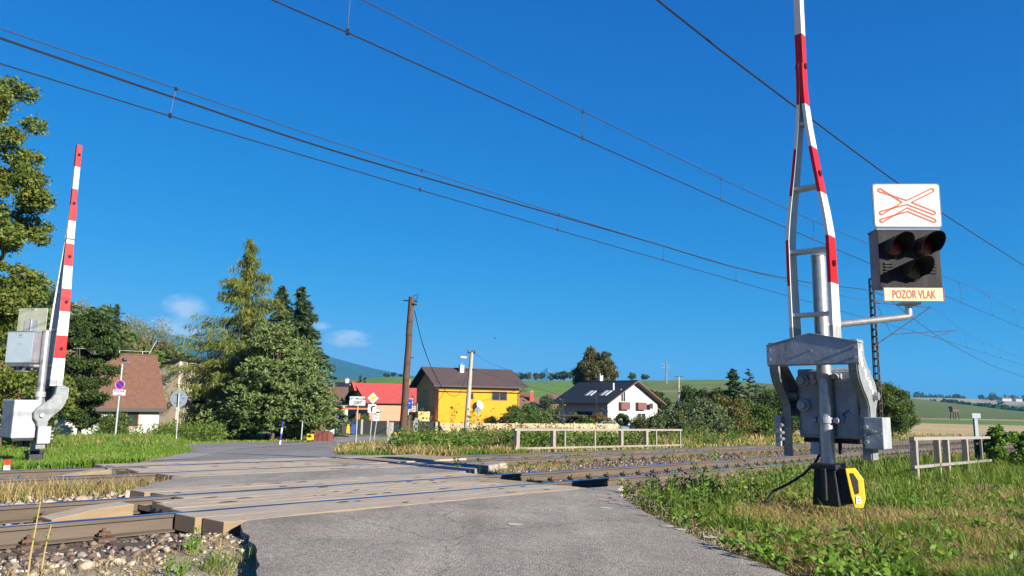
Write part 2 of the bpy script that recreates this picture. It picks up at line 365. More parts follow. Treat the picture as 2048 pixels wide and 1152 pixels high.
def asphalt(name, lo, hi, patch=None):
    m = bpy.data.materials.new(name); m.use_nodes = True; N = m.node_tree.nodes; L = m.node_tree.links; b = N['Principled BSDF']; b.inputs['Roughness'].default_value = .85; b.inputs['Specular IOR Level'].default_value = .25
    tc = N.new('ShaderNodeTexCoord')
    n1 = N.new('ShaderNodeTexNoise'); n1.inputs['Scale'].default_value = 1.1; n1.inputs['Detail'].default_value = 8; n1.inputs['Roughness'].default_value = .7; L.new(tc.outputs['Object'], n1.inputs['Vector'])
    r1 = N.new('ShaderNodeValToRGB'); r1.color_ramp.elements[0].position = .3; r1.color_ramp.elements[1].position = .72; r1.color_ramp.elements[0].color = (*lo, 1); r1.color_ramp.elements[1].color = (*hi, 1); L.new(n1.outputs['Fac'], r1.inputs['Fac'])
    v = N.new('ShaderNodeTexVoronoi'); v.inputs['Scale'].default_value = 70; L.new(tc.outputs['Object'], v.inputs['Vector'])
    r2 = N.new('ShaderNodeValToRGB'); r2.color_ramp.elements[0].position = .0; r2.color_ramp.elements[1].position = .75; r2.color_ramp.elements[0].color = (1.35, 1.3, 1.25, 1); r2.color_ramp.elements[1].color = (.45, .46, .48, 1); L.new(v.outputs['Distance'], r2.inputs['Fac'])
    n3 = N.new('ShaderNodeTexNoise'); n3.inputs['Scale'].default_value = 24; n3.inputs['Detail'].default_value = 3; L.new(tc.outputs['Object'], n3.inputs['Vector'])
    r3 = N.new('ShaderNodeMapRange'); r3.inputs[1].default_value = .3; r3.inputs[2].default_value = .7; r3.inputs[3].default_value = .78; r3.inputs[4].default_value = 1.22; L.new(n3.outputs['Fac'], r3.inputs[0])
    mx = N.new('ShaderNodeMix'); mx.data_type = 'RGBA'; mx.blend_type = 'MULTIPLY'; mx.inputs['Factor'].default_value = .8; L.new(r1.outputs['Color'], mx.inputs[6]); L.new(r2.outputs['Color'], mx.inputs[7])
    sc = N.new('ShaderNodeVectorMath'); sc.operation = 'SCALE'; L.new(mx.outputs[2], sc.inputs[0]); L.new(r3.outputs[0], sc.inputs['Scale'])
    mpl = N.new('ShaderNodeMapping'); mpl.inputs['Rotation'].default_value = (0, 0, R_(-8)); mpl.inputs['Scale'].default_value = (1.3, .10, 1); L.new(tc.outputs['Object'], mpl.inputs['Vector'])
    n4 = N.new('ShaderNodeTexNoise'); n4.inputs['Scale'].default_value = 1.0; n4.inputs['Detail'].default_value = 3; L.new(mpl.outputs['Vector'], n4.inputs['Vector'])
    r4 = N.new('ShaderNodeMapRange'); r4.inputs[1].default_value = .35; r4.inputs[2].default_value = .65; r4.inputs[3].default_value = .84; r4.inputs[4].default_value = 1.12; L.new(n4.outputs['Fac'], r4.inputs[0])
    s4 = N.new('ShaderNodeVectorMath'); s4.operation = 'SCALE'; L.new(sc.outputs[0], s4.inputs[0]); L.new(r4.outputs[0], s4.inputs['Scale'])
    nd = N.new('ShaderNodeTexNoise'); nd.inputs['Scale'].default_value = 3.0; nd.inputs['Detail'].default_value = 4; L.new(tc.outputs['Object'], nd.inputs['Vector'])
    ad = N.new('ShaderNodeVectorMath'); ad.operation = 'MULTIPLY_ADD'; L.new(nd.outputs['Color'], ad.inputs[0]); ad.inputs[1].default_value = (.5, .5, 0); L.new(tc.outputs['Object'], ad.inputs[2])
    vc = N.new('ShaderNodeTexVoronoi'); vc.feature = 'DISTANCE_TO_EDGE'; vc.inputs['Scale'].default_value = .42; L.new(ad.outputs[0], vc.inputs['Vector'])
    r5 = N.new('ShaderNodeMapRange'); r5.inputs[1].default_value = .0; r5.inputs[2].default_value = .006; r5.inputs[3].default_value = .62; r5.inputs[4].default_value = 1.0; L.new(vc.outputs['Distance'], r5.inputs[0])
    s5 = N.new('ShaderNodeVectorMath'); s5.operation = 'SCALE'; L.new(s4.outputs[0], s5.inputs[0]); L.new(r5.outputs[0], s5.inputs['Scale'])
    L.new(s5.outputs[0], b.inputs['Base Color'])
    bp = N.new('ShaderNodeBump'); bp.inputs['Strength'].default_value = .55; bp.inputs['Distance'].default_value = .008; L.new(v.outputs['Distance'], bp.inputs['Height']); bp.invert = True
    L.new(bp.outputs['Normal'], b.inputs['Normal']); return m
M_as1 = asphalt('asphalt_old', (.245, .219, .175), (.415, .370, .298)); M_as2 = asphalt('asphalt_dark', (.25, .235, .21), (.345, .318, .28)); M_as3 = asphalt('asphalt_pale', (.30, .28, .25), (.40, .37, .33))
M_mid = asphalt('asphalt_worn', (.26, .236, .195), (.41, .36, .295))
def sdp(l): return [tuple(T(s, d).xy) for s, d in l]
near_road = sdp([(3.95, 6.62), (3.78, 6.45), (3.6, 6.1), (3.42, 5.6), (3.1, 5.0), (2.2, 3.6), (.8, 1.9), (-1.6, -.2), (-4.2, -2.4), (-8, -6), (-1, -13), (2.5, -6), (4.2, -2.4), (5.2, .6), (6.15, 2.57), (6.91, 3.61), (8.2, 5.05), (8.9, 5.75), (9.6, 6.3), (10.25, 6.62)])
tag(sheet('road', near_road, M_as1, cell=.5, jit=.035, sub=.16), kind='structure')
mid = sdp([(4.2, 9.83), (4.75, 10.4), (5.3, 11.0), (5.78, 11.7), (13.2, 11.7), (12.8, 11.2), (11.3, 10.6), (10.5, 10.1), (9.9, 9.83)])
tag(sheet('road_between_tracks', mid, M_mid, cell=.5, jit=.05, sub=.16), kind='structure')
far_px = [(215, 937), (262, 928), (330, 914), (372, 905.5), (386, 899.5), (366, 893.5), (335, 889.5), (420, 886), (500, 884.2), (613, 884), (650, 879.5), (662, 876), (650, 871.5), (600, 868), (520, 866), (560, 861), (662, 865.5), (720, 871), (775, 873.5), (840, 874.5), (1010, 875), (1010, 879), (840, 880), (775, 880), (705, 884), (677, 888), (669, 896), (668, 901), (676, 909)]
far_road = [road_pt(*p) for p in far_px] + sdp([(13.2, 14.28), (5.6, 14.28)])
tag(sheet('village_road', far_road, M_as2, cell=1.2, jit=.06, sub=.5, skirt=.3), kind='structure')
# paler worn strips of the far road (old seal showing at the edge)
pl = [road_pt(*p) for p in [(345, 912), (372, 906), (386, 900.5), (440, 894), (520, 889), (600, 886.5), (655, 882), (640, 886), (560, 890), (480, 897), (420, 909), (390, 917.5), (300, 922)]]
tag(sheet('pale_road_strip', pl, M_as3, cell=1.2, jit=.08, sub=.4, skirt=0, zo=.006), kind='structure')
pj = [road_pt(*p) for p in [(655, 878.5), (668, 874), (720, 873.5), (775, 875), (840, 876), (1000, 876.3), (1000, 878), (840, 879), (775, 879), (706, 883), (680, 886)]]
tag(sheet('pale_junction', pj, M_as3, cell=1.5, jit=.05, sub=.6, skirt=0, zo=.007), kind='structure')
for k, (px, py, w) in enumerate(((1213, 1017, .05), (1335, 1053, .05), (1363, 1060, .04), (1420, 1075, .055), (1030, 1050, .05))):
    x, y = road_pt(px, py); a0 = rng.random() * 6
    poly = [(x + w * (1.2 + .5 * rng.random()) * math.cos(t + a0), y + w * (1 + .5 * rng.random()) * math.sin(t + a0)) for t in np.linspace(0, 2 * math.pi, 11)[:-1]]
    o = sheet('road_patch', poly, mat('paint_spill', (.42, .40, .33), .8, var=.2, scale=40), cell=.3, jit=.0, sub=.2, skirt=0, zo=.006); tag(o, kind='structure')

# ------------------------------------------------------------------ tracks
TRZ = math.pi / 2 - TH
def TL(s, d, z=0.0): return (s, d, z - GR * max(-80., min(170., s)))
M_rust = mat('rail_rust', (.058, .045, .034), .8, var=.25, scale=3, bump=.15, bscale=60, col2=(.105, .080, .058), stretch=(.3, 3, 3))
M_steel = mat('rail_polished', (.62, .63, .64), .2, 1.0, var=.08, scale=5)
M_sleep = mat('sleeper_wood', (.12, .085, .06), .9, var=.35, scale=6, bump=.6, stretch=(8, .6, 8))
M_clip = mat('fastening_rust', (.085, .05, .034), .85, var=.3, scale=20)
RP = [(-.072, -.172), (.072, -.172), (.072, -.160), (.016, -.146), (.012, -.05), (.036, -.038), (.036, -.008), (.028, 0), (-.028, 0), (-.036, -.008), (-.036, -.038), (-.012, -.05), (-.016, -.146), (-.072, -.160)]
def rail_mesh(d):
    mb = MB(); ss = [-40, -20, 0, 20, 45, 80, 120, 170, 330]; k = len(RP)
    vs = [(s, d + a, b - GR * max(-80, min(170, s))) for s in ss for a, b in RP]
    for i in range(len(ss) - 1):
        for j in range(k):
            mb.add([], []); mb.f.append((i * k + j, i * k + (j + 1) % k, (i + 1) * k + (j + 1) % k, (i + 1) * k + j)); mb.m.append(1 if j in (6, 7, 8) else 0)
    mb.v = vs; return mb
def fastening(mb, s, d):
    for sg in (-1, 1):
        mb.box(s - .075, s + .075, d + sg * .13 - .06, d + sg * .13 + .06, TL(s, d, -.178)[2], TL(s, d, -.150)[2])
        mb.cyl(TL(s, d + sg * .10, -.150), TL(s, d + sg * .10, -.075), .017, seg=6); mb.box(s - .05, s + .05, d + sg * .105 - .022, d + sg * .105 + .022, TL(s, d, -.135)[2], TL(s, d, -.108)[2])
def track(dc, label, gap):
    t = thing('railway_track', label, 'track', (0, 0, 0), TRZ, 'railway tracks of the crossing')
    for d in (dc - GA, dc + GA): rail_mesh(d).build('rail', [M_rust, M_steel], t)
    ss = [s for s in np.arange(-9.6, 95, .6) if not (gap[0] < s < gap[1])]
    near = ss[:44]; rest = ss[44:]
    for s in near:
        a = rng.normal(0, .012); mb = MB(); mb.box(s - .125, s + .125, dc - 1.3, dc + 1.3, TL(s, 0, -.36)[2], TL(s, 0, -.178)[2]); mb.build('sleeper', M_sleep, t)
        for d in (dc - GA, dc + GA):
            mb = MB(); fastening(mb, s, d); mb.build('rail_fastening', M_clip, t)
    mb = MB(); mf = MB()
    for s in rest:
        mb.box(s - .125, s + .125, dc - 1.3, dc + 1.3, TL(s, 0, -.36)[2], TL(s, 0, -.178)[2])
        for d in (dc - GA, dc + GA): fastening(mf, s, d)
    tag(mb.build('sleepers_far', M_sleep, t), kind='stuff').name = 'sleepers'; tag(mf.build('rail_fastenings', M_clip, t), kind='stuff')
track(DN, 'nearer railway track whose far rail shines blue across the road', (3.5, 10.2))
track(DF, 'farther railway track running behind the strip of dry grass', (5.5, 13.0))

# timber crossing decks
M_deck = [mat('deck_timber', (.29, .235, .165), .85, var=.3, scale=5, bump=.5, bscale=14, stretch=(.35, 6, 6), col2=(.46, .385, .285), streak=None), mat('deck_end_grain', (.30, .22, .145), .95, var=.5, scale=30, bump=1, bscale=30, stretch=(4, 25, 1.5)), mat('deck_side', (.20, .145, .08), .85, var=.15, scale=4, stretch=(.5, 4, 4))]
def plank(t, s0, s1, d0, d1, ztop=-.004, ramp0=0, ramp1=0, th=.15):
    mb = MB(); n = 10; rows = []
    ss = sorted(set([s0 + rng.random() * .05, s1 - rng.random() * .05] + list(np.linspace(s0 + .35, s1 - .35, n))))
    for s in ss:
        z = ztop + rng.normal(0, .0022)
        if ramp0 and s < s0 + ramp0: z -= .10 * (1 - (s - s0) / ramp0)
        if ramp1 and s > s1 - ramp1: z -= .10 * (1 - (s1 - s) / ramp1)
        e = .004 * rng.random()
        rows.append([(s, d0 + e, z - GR * s), (s, d1 - e, z - GR * s), (s, d1 - e, ztop - th - GR * s), (s, d0 + e, ztop - th - GR * s)])
    vs = [v for r in rows for v in r]
    for i in range(len(rows) - 1):
        for j in range(4):
            mb.f.append((i * 4 + j, i * 4 + (j + 1) % 4, (i + 1) * 4 + (j + 1) % 4, (i + 1) * 4 + j)); mb.m.append(0 if j == 0 else 2)
    L = (len(rows) - 1) * 4; mb.f += [(0, 1, 2, 3), (L + 3, L + 2, L + 1, L)]; mb.m += [1, 1]; mb.v = vs
    mb.build('plank', M_deck, t, bevel=.006)
M_hole = mat('bolt_recess', (.03, .024, .018), .9)
M_dust = mat('sand_in_gaps', (.30, .235, .15), .95, var=.3, scale=20)
def deck(dc, label, L, Rr, name='crossing_deck'):
    t = thing(name, label, 'crossing deck', (0, 0, 0), TRZ, 'timber decks of the level crossing')
    a, b = dc - GA, dc + GA
    for d0, d1, i in ((a - .86, a - .47, 0), (a - .455, a - .06, 0), (b + .06, b + .44, 2), (b + .455, b + .84, 2)):
        plank(t, L[i] + .12 * rng.random(), Rr[i] + .3 * rng.random(), d0, d1, ramp1=.6 if i == 0 else 0)
    e = np.linspace(a + .085, b - .085, 6)
    for k in range(5): plank(t, L[1] + (.0, .06, .1, .16, .55)[k] * (1 if name else 1), Rr[1] + .12 * rng.random() - .1 * k, e[k] + .006, e[k + 1] - .006, ramp1=.45)
    plank(t, L[1] - .85, L[1] - .02, e[4] - .10, b - .12, ztop=-.02, ramp0=.6)
    mb = MB(); mb.box(L[1] + .2, Rr[1] - .2, a + .04, b - .04, -.09 - GR * 7, -.035 - GR * 7); mb.build('gap_dirt', M_dust, t)
    mb = MB()
    for k in range(46):
        s = L[1] + .3 + rng.random() * (Rr[1] - L[1] - .8); d = [a - .66, a - .25, e[0] + .14, e[1] + .14, e[2] + .14, e[3] + .14, e[4] + .14, b + .25, b + .65][k % 9] + rng.normal(0, .03)
        w = .012 + .02 * rng.random(); l = .03 + .1 * rng.random()
        n = 7; z = TL(s, d, .0015)[2]
        mb.add([(s + l * math.cos(q) * (.7 + .3 * rng.random()), d + w * math.sin(q), z) for q in np.linspace(0, 2 * math.pi, n + 1)[:-1]], [tuple(range(n))])
    tag(mb.build('bolt_recesses', M_hole, t), kind='stuff')
    return t
deck(DN, 'timber plank deck of the nearer track, sawn brown board ends by dry grass', (3.6, 3.78, 4.2), (10.0, 9.55, 9.8))
deck(DF, 'timber plank deck of the farther track, beside the leaning wooden pole', (5.55, 5.45, 5.5), (12.4, 12.75, 12.9))

# ballast stones
def ico():
    b = bmesh.new(); bmesh.ops.create_icosphere(b, subdivisions=1, radius=1); v = np.array([x.co[:] for x in b.verts]); f = np.array([[q.index for q in x.verts] for x in b.faces]); b.free(); return v, f
IV, IF = ico()
def stones(name, pts, size, mats, mi=None):
    n = len(pts); v = IV[None] * (1 + rng.normal(0, .3, (n, len(IV), 1))) * (np.array([1, .8, .62])[None, None] * size[:, None, None])
    a = rng.random(n) * 6.28; c, s = np.cos(a)[:, None], np.sin(a)[:, None]; t = rng.normal(0, .4, n)[:, None]
    x = v[..., 0] * c - v[..., 1] * s; y = v[..., 0] * s + v[..., 1] * c; z = v[..., 2] + x * t
    v = np.stack([x, y, z], -1) + pts[:, None]
    f = IF[None] + (np.arange(n) * len(IV))[:, None, None]
    o = npmesh(name, v.reshape(-1, 3), f.reshape(-1, 3), mats, mi=None if mi is None else np.repeat(mi, len(IF))); return tag(o, kind='stuff')
def ramp_island(name, cols, rough=.9):
    m = bpy.data.materials.new(name); m.use_nodes = True; N = m.node_tree.nodes; L = m.node_tree.links; b = N['Principled BSDF']; b.inputs['Roughness'].default_value = rough; b.inputs['Specular IOR Level'].default_value = .15
    g = N.new('ShaderNodeNewGeometry'); r = N.new('ShaderNodeValToRGB'); el = r.color_ramp.elements
    while len(el) < len(cols): el.new(.5)
    for i, c in enumerate(cols): el[i].position = i / (len(cols) - 1); el[i].color = (*c, 1)
    t = N.new('ShaderNodeTexCoord'); n = N.new('ShaderNodeTexNoise'); n.inputs['Scale'].default_value = 25; L.new(t.outputs['Object'], n.inputs['Vector'])
    mr = N.new('ShaderNodeMapRange'); mr.inputs[3].default_value = .6; mr.inputs[4].default_value = 1.4; L.new(n.outputs['Fac'], mr.inputs[0])
    L.new(g.outputs['Random Per Island'], r.inputs['Fac']); s = N.new('ShaderNodeVectorMath'); s.operation = 'SCALE'; L.new(r.outputs['Color'], s.inputs[0]); L.new(mr.outputs[0], s.inputs['Scale']); L.new(s.outputs[0], b.inputs['Base Color']); return m
M_stone = ramp_island('ballast_stone', [(.075, .055, .043), (.12, .088, .066), (.17, .13, .098), (.10, .072, .055), (.30, .265, .225)])
M_stone2 = ramp_island('pale_stone', [(.20, .165, .12), (.29, .24, .18), (.37, .31, .235), (.25, .20, .14), (.46, .42, .36)])
def on_rail(d, m=.085): return (np.abs(d - (DN - GA)) < m) | (np.abs(d - (DN + GA)) < m) | (np.abs(d - (DF - GA)) < m) | (np.abs(d - (DF + GA)) < m)
def scatter_sd(n, s0, s1, d0, d1):
    s = s0 + (s1 - s0) * rng.random(n); d = d0 + (d1 - d0) * rng.random(n); x = U.x * s + NN.x * d; y = U.y * s + NN.y * d; return s, d, x, y
P_ = []
for n, a in ((2600, (-4, 3.6, 6.2, 9.9)), (1500, (-3, 5.4, 9.9, 12)), (900, (-3, 5.3, 12, 14.6)), (5200, (9.9, 26, 6.0, 12)), (3000, (13, 34, 9.6, 15.4)), (1800, (24, 60, 6.4, 14.6))):
    s, d, x, y = scatter_sd(n, *a); k = ~on_rail(d)
    P_.append(np.stack([x, y, H(x, y)], 1)[k])
pts = np.concatenate(P_); sz = .018 + .03 * rng.random(len(pts)) ** 2; pts[:, 2] += sz * .25
stones('ballast_stones', pts, sz, M_stone)
P_ = []; Z_ = []
for n, a, big in ((900, (-2, 3.9, 5.4, 6.95), .035), (3600, (-1, 3.4, 2.4, 5.9), .016), (140, (1.5, 4.4, 9.9, 11.2), .075), (36, (-2, 3.4, 5.4, 6.5), .085), (700, (3.9, 5.9, 9.9, 11.7), .012), (1500, (8.4, 10.6, 5.3, 6.6), .014), (1500, (6.6, 9.5, 3.2, 6.2), .011)):
    s, d, x, y = scatter_sd(n, *a)
    if a[0] == 6.6: d = 2.5 + (s - 6.2) * 1.04 + rng.normal(0, .17, n); x = U.x * s + NN.x * d; y = U.y * s + NN.y * d
    k = ~on_rail(d); p = np.stack([x, y, H(x, y)], 1)[k]
    if a[0] == 6.6: p[:, 2] += .03
    P_.append(p); Z_.append(big * (.35 + .65 * rng.random(k.sum()) ** 2))
pts = np.concatenate(P_); sz = np.concatenate(Z_); pts[:, 2] += sz * .2
stones('shoulder_stones', pts, sz, M_stone2)

# ------------------------------------------------------------------ level-crossing barriers
M_alu = mat('silver_paint', (.29, .31, .325), .45, .1, var=.18, scale=7, bump=.12, bscale=35, streak=((.24, .24, .235), .5, 9))
M_alud = mat('grey_paint', (.30, .325, .35), .5, .05, var=.15, scale=6, bump=.1, bscale=30, streak=((.17, .165, .15), .6, 8))
M_alu_lit = mat('silver_paint_sunlit', (.185, .20, .205), .5, .1, var=.2, scale=7, bump=.12, bscale=35, streak=((.13, .13, .125), .5, 9))  # silver paint again, darkened in colour because the crank faces catch the sun
M_galv = mat('galvanised_tube', (.36, .37, .38), .36, .6, var=.2, scale=12, bump=.1, bscale=50, streak=((.3, .3, .29), .6, 10))
M_black = mat('black_plastic', (.014, .014, .015), .55, var=.3, scale=8, bump=.2, bscale=25)
M_white = mat('white_reflective', (.50, .50, .475), .45, var=.06, scale=5, streak=((.5, .48, .44), .45, 7))
M_red = mat('red_reflective', (.34, .008, .010), .4, var=.14, scale=9, streak=((.38, .02, .02), .5, 10))
M_whitein = mat('white_paint', (.50, .51, .50), .5, var=.08, scale=4, streak=((.42, .41, .38), .6, 7))
M_lens = mat('dark_red_lens', (.05, .006, .01), .15, spec=.6)
M_bolt = mat('bolt_steel', (.36, .36, .36), .4, .7, var=.2, scale=30)
M_yel = mat('yellow_plastic', (.52, .37, .01), .5, var=.1, scale=10)
M_scr = mat('white_marker', (.7, .68, .7), .6)
M_cable = mat('cable_black', (.012, .012, .013), .6)
M_rusty = mat('rusty_grey', (.27, .285, .30), .6, .2, var=.2, scale=10, streak=((.28, .12, .04), .9, 14))
LEGZ = [(1.95, .275), (2.3, .277), (2.8, .28), (3.3, .279), (3.6, .25), (3.9, .205), (4.4, .135), (4.85, .08), (5.15, .055), (5.45, .045), (5.7, .045)]
def barrier(label, loc, rz, reds, zj, ztop, full):
    t = thing('crossing_barrier', label, 'barrier', loc, rz, 'half barriers of the level crossing')
    # base with bumper plate
    mb = MB()
    mb.prism([(-.17, -.06), (.17, -.06), (.13, .42), (-.13, .42)], (0, -.15, 0), (1, 0, 0), (0, 0, 1), (0, .3, 0))
    mb.box(-.16, .16, -.18, .18, .38, .45); mb.box(-.035, .035, -.2, -.15, 0, .4)
    mb.build('base', M_black, t, bevel=.015)
    if full:
        bo = MB(); a = Vector((.285, -.07, 0)); X = Vector((.81, .59, 0)).normalized(); nf = Vector((.42, -.907, 0)); Yv = Vector((0, 0, 1))
        pl = [(-.06, .41), (.06, .42), (.15, .29), (.165, .05), (.13, -.06), (.03, -.06), (-.01, .09)]
        bo.prism([(p[0], p[1]) for p in pl], a + nf * .05, X, Yv, -nf * .06)
        b = bo.build('bumper_plate', M_yel, t, bevel=.008)
        inn = MB(); pi_ = [(-.01, .355), (.03, .36), (.085, .27), (.09, .12), (.045, .10), (.03, .16)]
        inn.prism(pi_, a + nf * .056, X, Yv, -nf * .012); inn.build('plate_core', M_black, b)
        text('plate_letter', 'B', M_scr, b, tuple(a + nf * .057 + X * .078 + Vector((0, 0, .03))), (math.pi / 2, 0, math.atan2(X.y, X.x)), .12)
        side = MB(); side.prism([(.12, -.02), (.30, -.02), (.26, .40), (.12, .42)], (0, -.1, 0), (1, 0, 0), (0, 0, 1), (0, .2, 0)); side.build('base_wing', M_black, t, bevel=.012)
    mb = MB(); mb.cyl((0, 0, .3), (0, 0, 3.13 if full else 3.32), .09, seg=24); mb.cyl((0, 0, 3.13 if full else 3.32), (0, 0, 3.15 if full else 3.36), .1, .085, seg=24)
    mb.build('mast', M_galv, t, smooth=True)
    for z in (.99, 1.55):
        mb = MB(); mb.cyl((0, 0, z - .035), (0, 0, z + .035), .104, seg=24); mb.box(-.2, .2, .03, .1, z - .035, z + .035); [mb.cyl((sx, -.06, z), (sx, .05, z), .036, seg=10) for sx in (-.14, .14)]
        mb.build('clamp', M_alu, t, bevel=.004)
    mb = MB(); mb.cyl((0, 0, 1.76), (0, 0, 1.86), .115, seg=20); mb.cyl((.0, 0, 1.73), (0, 0, 1.76), .12, seg=20)
    mb.build('clamp', M_alu, t, bevel=.004)
    # drive box
    mb = MB(); mb.box(-.40, .38, .11, .66, .76, 1.66); d = mb.build('drive_box', M_alud, t, bevel=.03)
    for a in ((-.36, -.11, .085, .109, .80, 1.62), (.10, .38, .07, .109, .78, 1.62)): mb = MB(); mb.box(*a); mb.build('cover_panel', M_alu, d, bevel=.012)
    for z, r in ((1.50, .085), (1.18, .085)): mb = MB(); mb.cyl((-.30, .09, z), (-.30, .02, z), r, seg=20); mb.cyl((-.30, .02, z), (-.30, -.06, z), r * .62, seg=12); mb.build('pivot_cap', M_alu, d, bevel=.004)
    mb = MB(); mb.cyl((-.16, .09, 1.5), (-.16, .03, 1.5), .05, seg=14); mb.build('pivot_cap', M_alu, d, bevel=.004)
    mb = MB(); mb.box(-.36, .34, .15, .62, .70, .758); mb.box(.06, .10, .2, .25, .56, .705); mb.build('box_skid', M_black, d, bevel=.01)
    if full:
        mb = MB()
        for k in range(9):
            x0 = .17 + .03 * rng.random() + .018 * k * .5; mb.tube([(x0 + .02 * math.sin(j * 1.3 + k), .066, 1.02 + .018 * j + .008 * k) for j in range(4)], .0022, seg=4)
        mb.build('scribble', M_cable, d)
        mb = MB(); mb.cyl((-.135, .0, .56), (-.135, .0, .70), .075, seg=18); mb.box(-.20, -.07, -.07, .07, .70, .715); mb.build('junction_can', M_alud, t, bevel=.008)
        mb = MB(); mb.tube([(-.10, -.0, .56), (-.16, -.02, .45), (-.3, -.05, .3), (-.5, -.1, .16), (-.68, -.16, .06), (-.74, -.2, -.05)], .017, seg=8); mb.build('cable', M_cable, t, smooth=True)
    # crank plates, gable cover, counterweights
    cr = [(-.40, 1.98), (-.40, 1.70), (-.385, 1.6), (-.33, 1.48), (-.22, 1.36), (-.10, 1.26), (-.04, 1.16), (-.03, 1.02), (-.03, .52), (.17, .52), (.17, 1.04), (.19, 1.14), (.26, 1.24), (.27, 1.36), (.20, 1.47), (.06, 1.58), (-.08, 1.69), (-.15, 1.80), (-.17, 1.98)]
    for sx in (-1, 1):
        mb = MB(); mb.prism(cr, (sx * .54, 0, 0), (0, 1, 0), (0, 0, 1), (sx * .018, 0, 0))
        n = len(cr)
        for i in list(range(0, 8)) + list(range(10, 18)):
            p, q = cr[i], cr[(i + 1) % n]; mb.beam((sx * .49, p[0], p[1]), (sx * .49, q[0], q[1]), .014, .10, up=(1, 0, 0))
        c = mb.build('crank_arm', M_alu_lit, t, bevel=.003)
        mb = MB(); mb.cyl((sx * .56, .12, 1.30), (sx * .62, .12, 1.30), .05, seg=14); mb.cyl((sx * .4, .12, 1.30), (sx * .54, .12, 1.30), .06, seg=14)
        mb.build('pivot_pin', M_bolt, c)
        mb = MB()
        if sx > 0: mb.box(.50, .72, -.13, .18, .66, 1.04)
        else: mb.box(-.64, -.562, -.10, .18, .64, 1.04)
        w = mb.build('counterweight', M_alu, t, bevel=.008)
        mb = MB()
        if sx > 0:
            mb.cyl((.63, -.13, .86), (.63, -.2, .86), .018, seg=8); mb.beam((.61, -.18, .86), (.72, -.19, .85), .02, .025); mb.box(.57, .60, -.142, -.13, .85, .89)
        for z in (.74, .82, .92): mb.cyl((sx * .53, -.19, z), (sx * .53, -.10, z), .024, seg=8)
        mb.build('clamp_bolt', M_bolt, w)
    if full:
        mb = MB(); rr = random.Random(5)
        for k in range(2):
            pts = []
            for j in range(26):
                u_ = j / 25; z = 1.92 - .62 * u_; yc = -.29 + (.0 if z > 1.72 else (1.72 - z) * 1.0)
                pts.append((.5605, yc + .055 * math.sin(j * (1.1 + .37 * k) + k), z + .03 * math.cos(j * 1.7 + k * 2)))
            mb.tube(pts, .0048, seg=4)
        mb.build('graffiti', M_scr, t)
    mb = MB(); mb.prism([(-.575, 1.69), (.575, 1.69), (.575, 1.94), (0, 2.07), (-.575, 1.94)], (0, -.42, 0), (1, 0, 0), (0, 0, 1), (0, .02, 0))
    for sx in (-1, 1): mb.beam((sx * .58, -.33, 1.945), (0, -.33, 2.077), .012, .2, up=(0, 1, 0)); 
    mb.box(-.575, .575, -.40, -.36, 1.675, 1.692)
    g = mb.build('gable_cover', M_alud, t, bevel=.003)
    mb = MB()
    for sx in (-1, 1):
        for z in (1.76, 1.88): mb.cyl((sx * .535, -.421, z), (sx * .535, -.44, z), .017, seg=10)
    mb.cyl((0, -.421, 1.86), (0, -.432, 1.86), .014, seg=10); mb.build('cover_bolt', M_bolt, g)
    # striped legs that meet in one boom
    k = zj / 5.45
    def hs(z): return float(np.interp(1.95 + (z - 1.95) * (3.5 / (zj - 1.95)), [a for a, b in LEGZ], [b for a, b in LEGZ]))
    def wd(z): return .29 - .13 * min(1, (z - 1.95) / (zj - 1.95))
    isred = lambda z: any(a < z < b for a, b in reds)
    cuts = sorted(set([2.0, 2.17] + [a for r in reds for a in r] + list(np.arange(2.4, zj + .25, .22)) + [zj + .25]))
    cuts = [z for z in cuts if 2.0 <= z <= zj + .25]
    for sx in (-1, 1):
        mb = MB(); th = .042
        for a, b in zip(cuts[:-1], cuts[1:]):
            zm = (a + b) / 2; m = 2 if zm < 2.17 else (1 if isred(zm) else 0)
            xa, xb = sx * hs(a), sx * hs(b); wa, wb = wd(a), wd(b); y0 = -.38
            va = [(xa - sx * th, y0, a), (xa, y0, a), (xa, y0 + wa, a), (xa - sx * th, y0 + wa, a)]
            vb = [(xb - sx * th, y0, b), (xb, y0, b), (xb, y0 + wb, b), (xb - sx * th, y0 + wb, b)]
            o = len(mb.v); mb.v += va + vb
            for j in range(4):
                mb.f.append((o + j, o + (j + 1) % 4, o + 4 + (j + 1) % 4, o + 4 + j)); mb.m.append(m if j in (0, 1) else (3 if m != 2 else 2))
        n = len(mb.v); mb.f += [(0, 1, 2, 3), (n - 4, n - 3, n - 2, n - 1)]; mb.m += [2, 1]
        l = mb.build('boom_leg', [M_white, M_red, M_rusty, M_whitein], t)
        for (a, b) in reds:
            z = a + (b - a) * .42
            if z > zj: continue
            mb = MB(); mb.cyl((sx * (hs(z) + .001), -.38 + wd(z) * .45, z), (sx * (hs(z) + .022), -.38 + wd(z) * .45, z), .042, seg=16); mb.build('reflector', M_lens, l)
    for z in [2.33, 3.16, 4.0, 4.87][:4] if full else (2.5, 3.4, 4.35, 5.3):
        h = hs(z) - .042; mb = MB(); mb.box(-h, h, -.36, -.36 + wd(z) * .8, z - .02, z + .02); mb.build('rung', M_whitein, t, bevel=.004)
    cz = sorted(set([zj - .28, ztop] + [a for r in reds for a in r if zj - .28 < a < ztop])); mb = MB()
    for a, b in zip(cz[:-1], cz[1:]): mb.box(-.05, .05, -.355, -.225, a, b, 1 if isred((a + b) / 2) else 0)
    bm = mb.build('boom', [M_white, M_red], t, bevel=.006)
    mb = MB()
    for (a, b) in reds:
        z = a + (b - a) * .55
        if z > zj:
            for sx in (-1, 1): mb = MB(); mb.cyl((sx * .05, -.29, z), (sx * .07, -.29, z), .04, seg=16); mb.build('reflector', M_lens, bm)
    return t
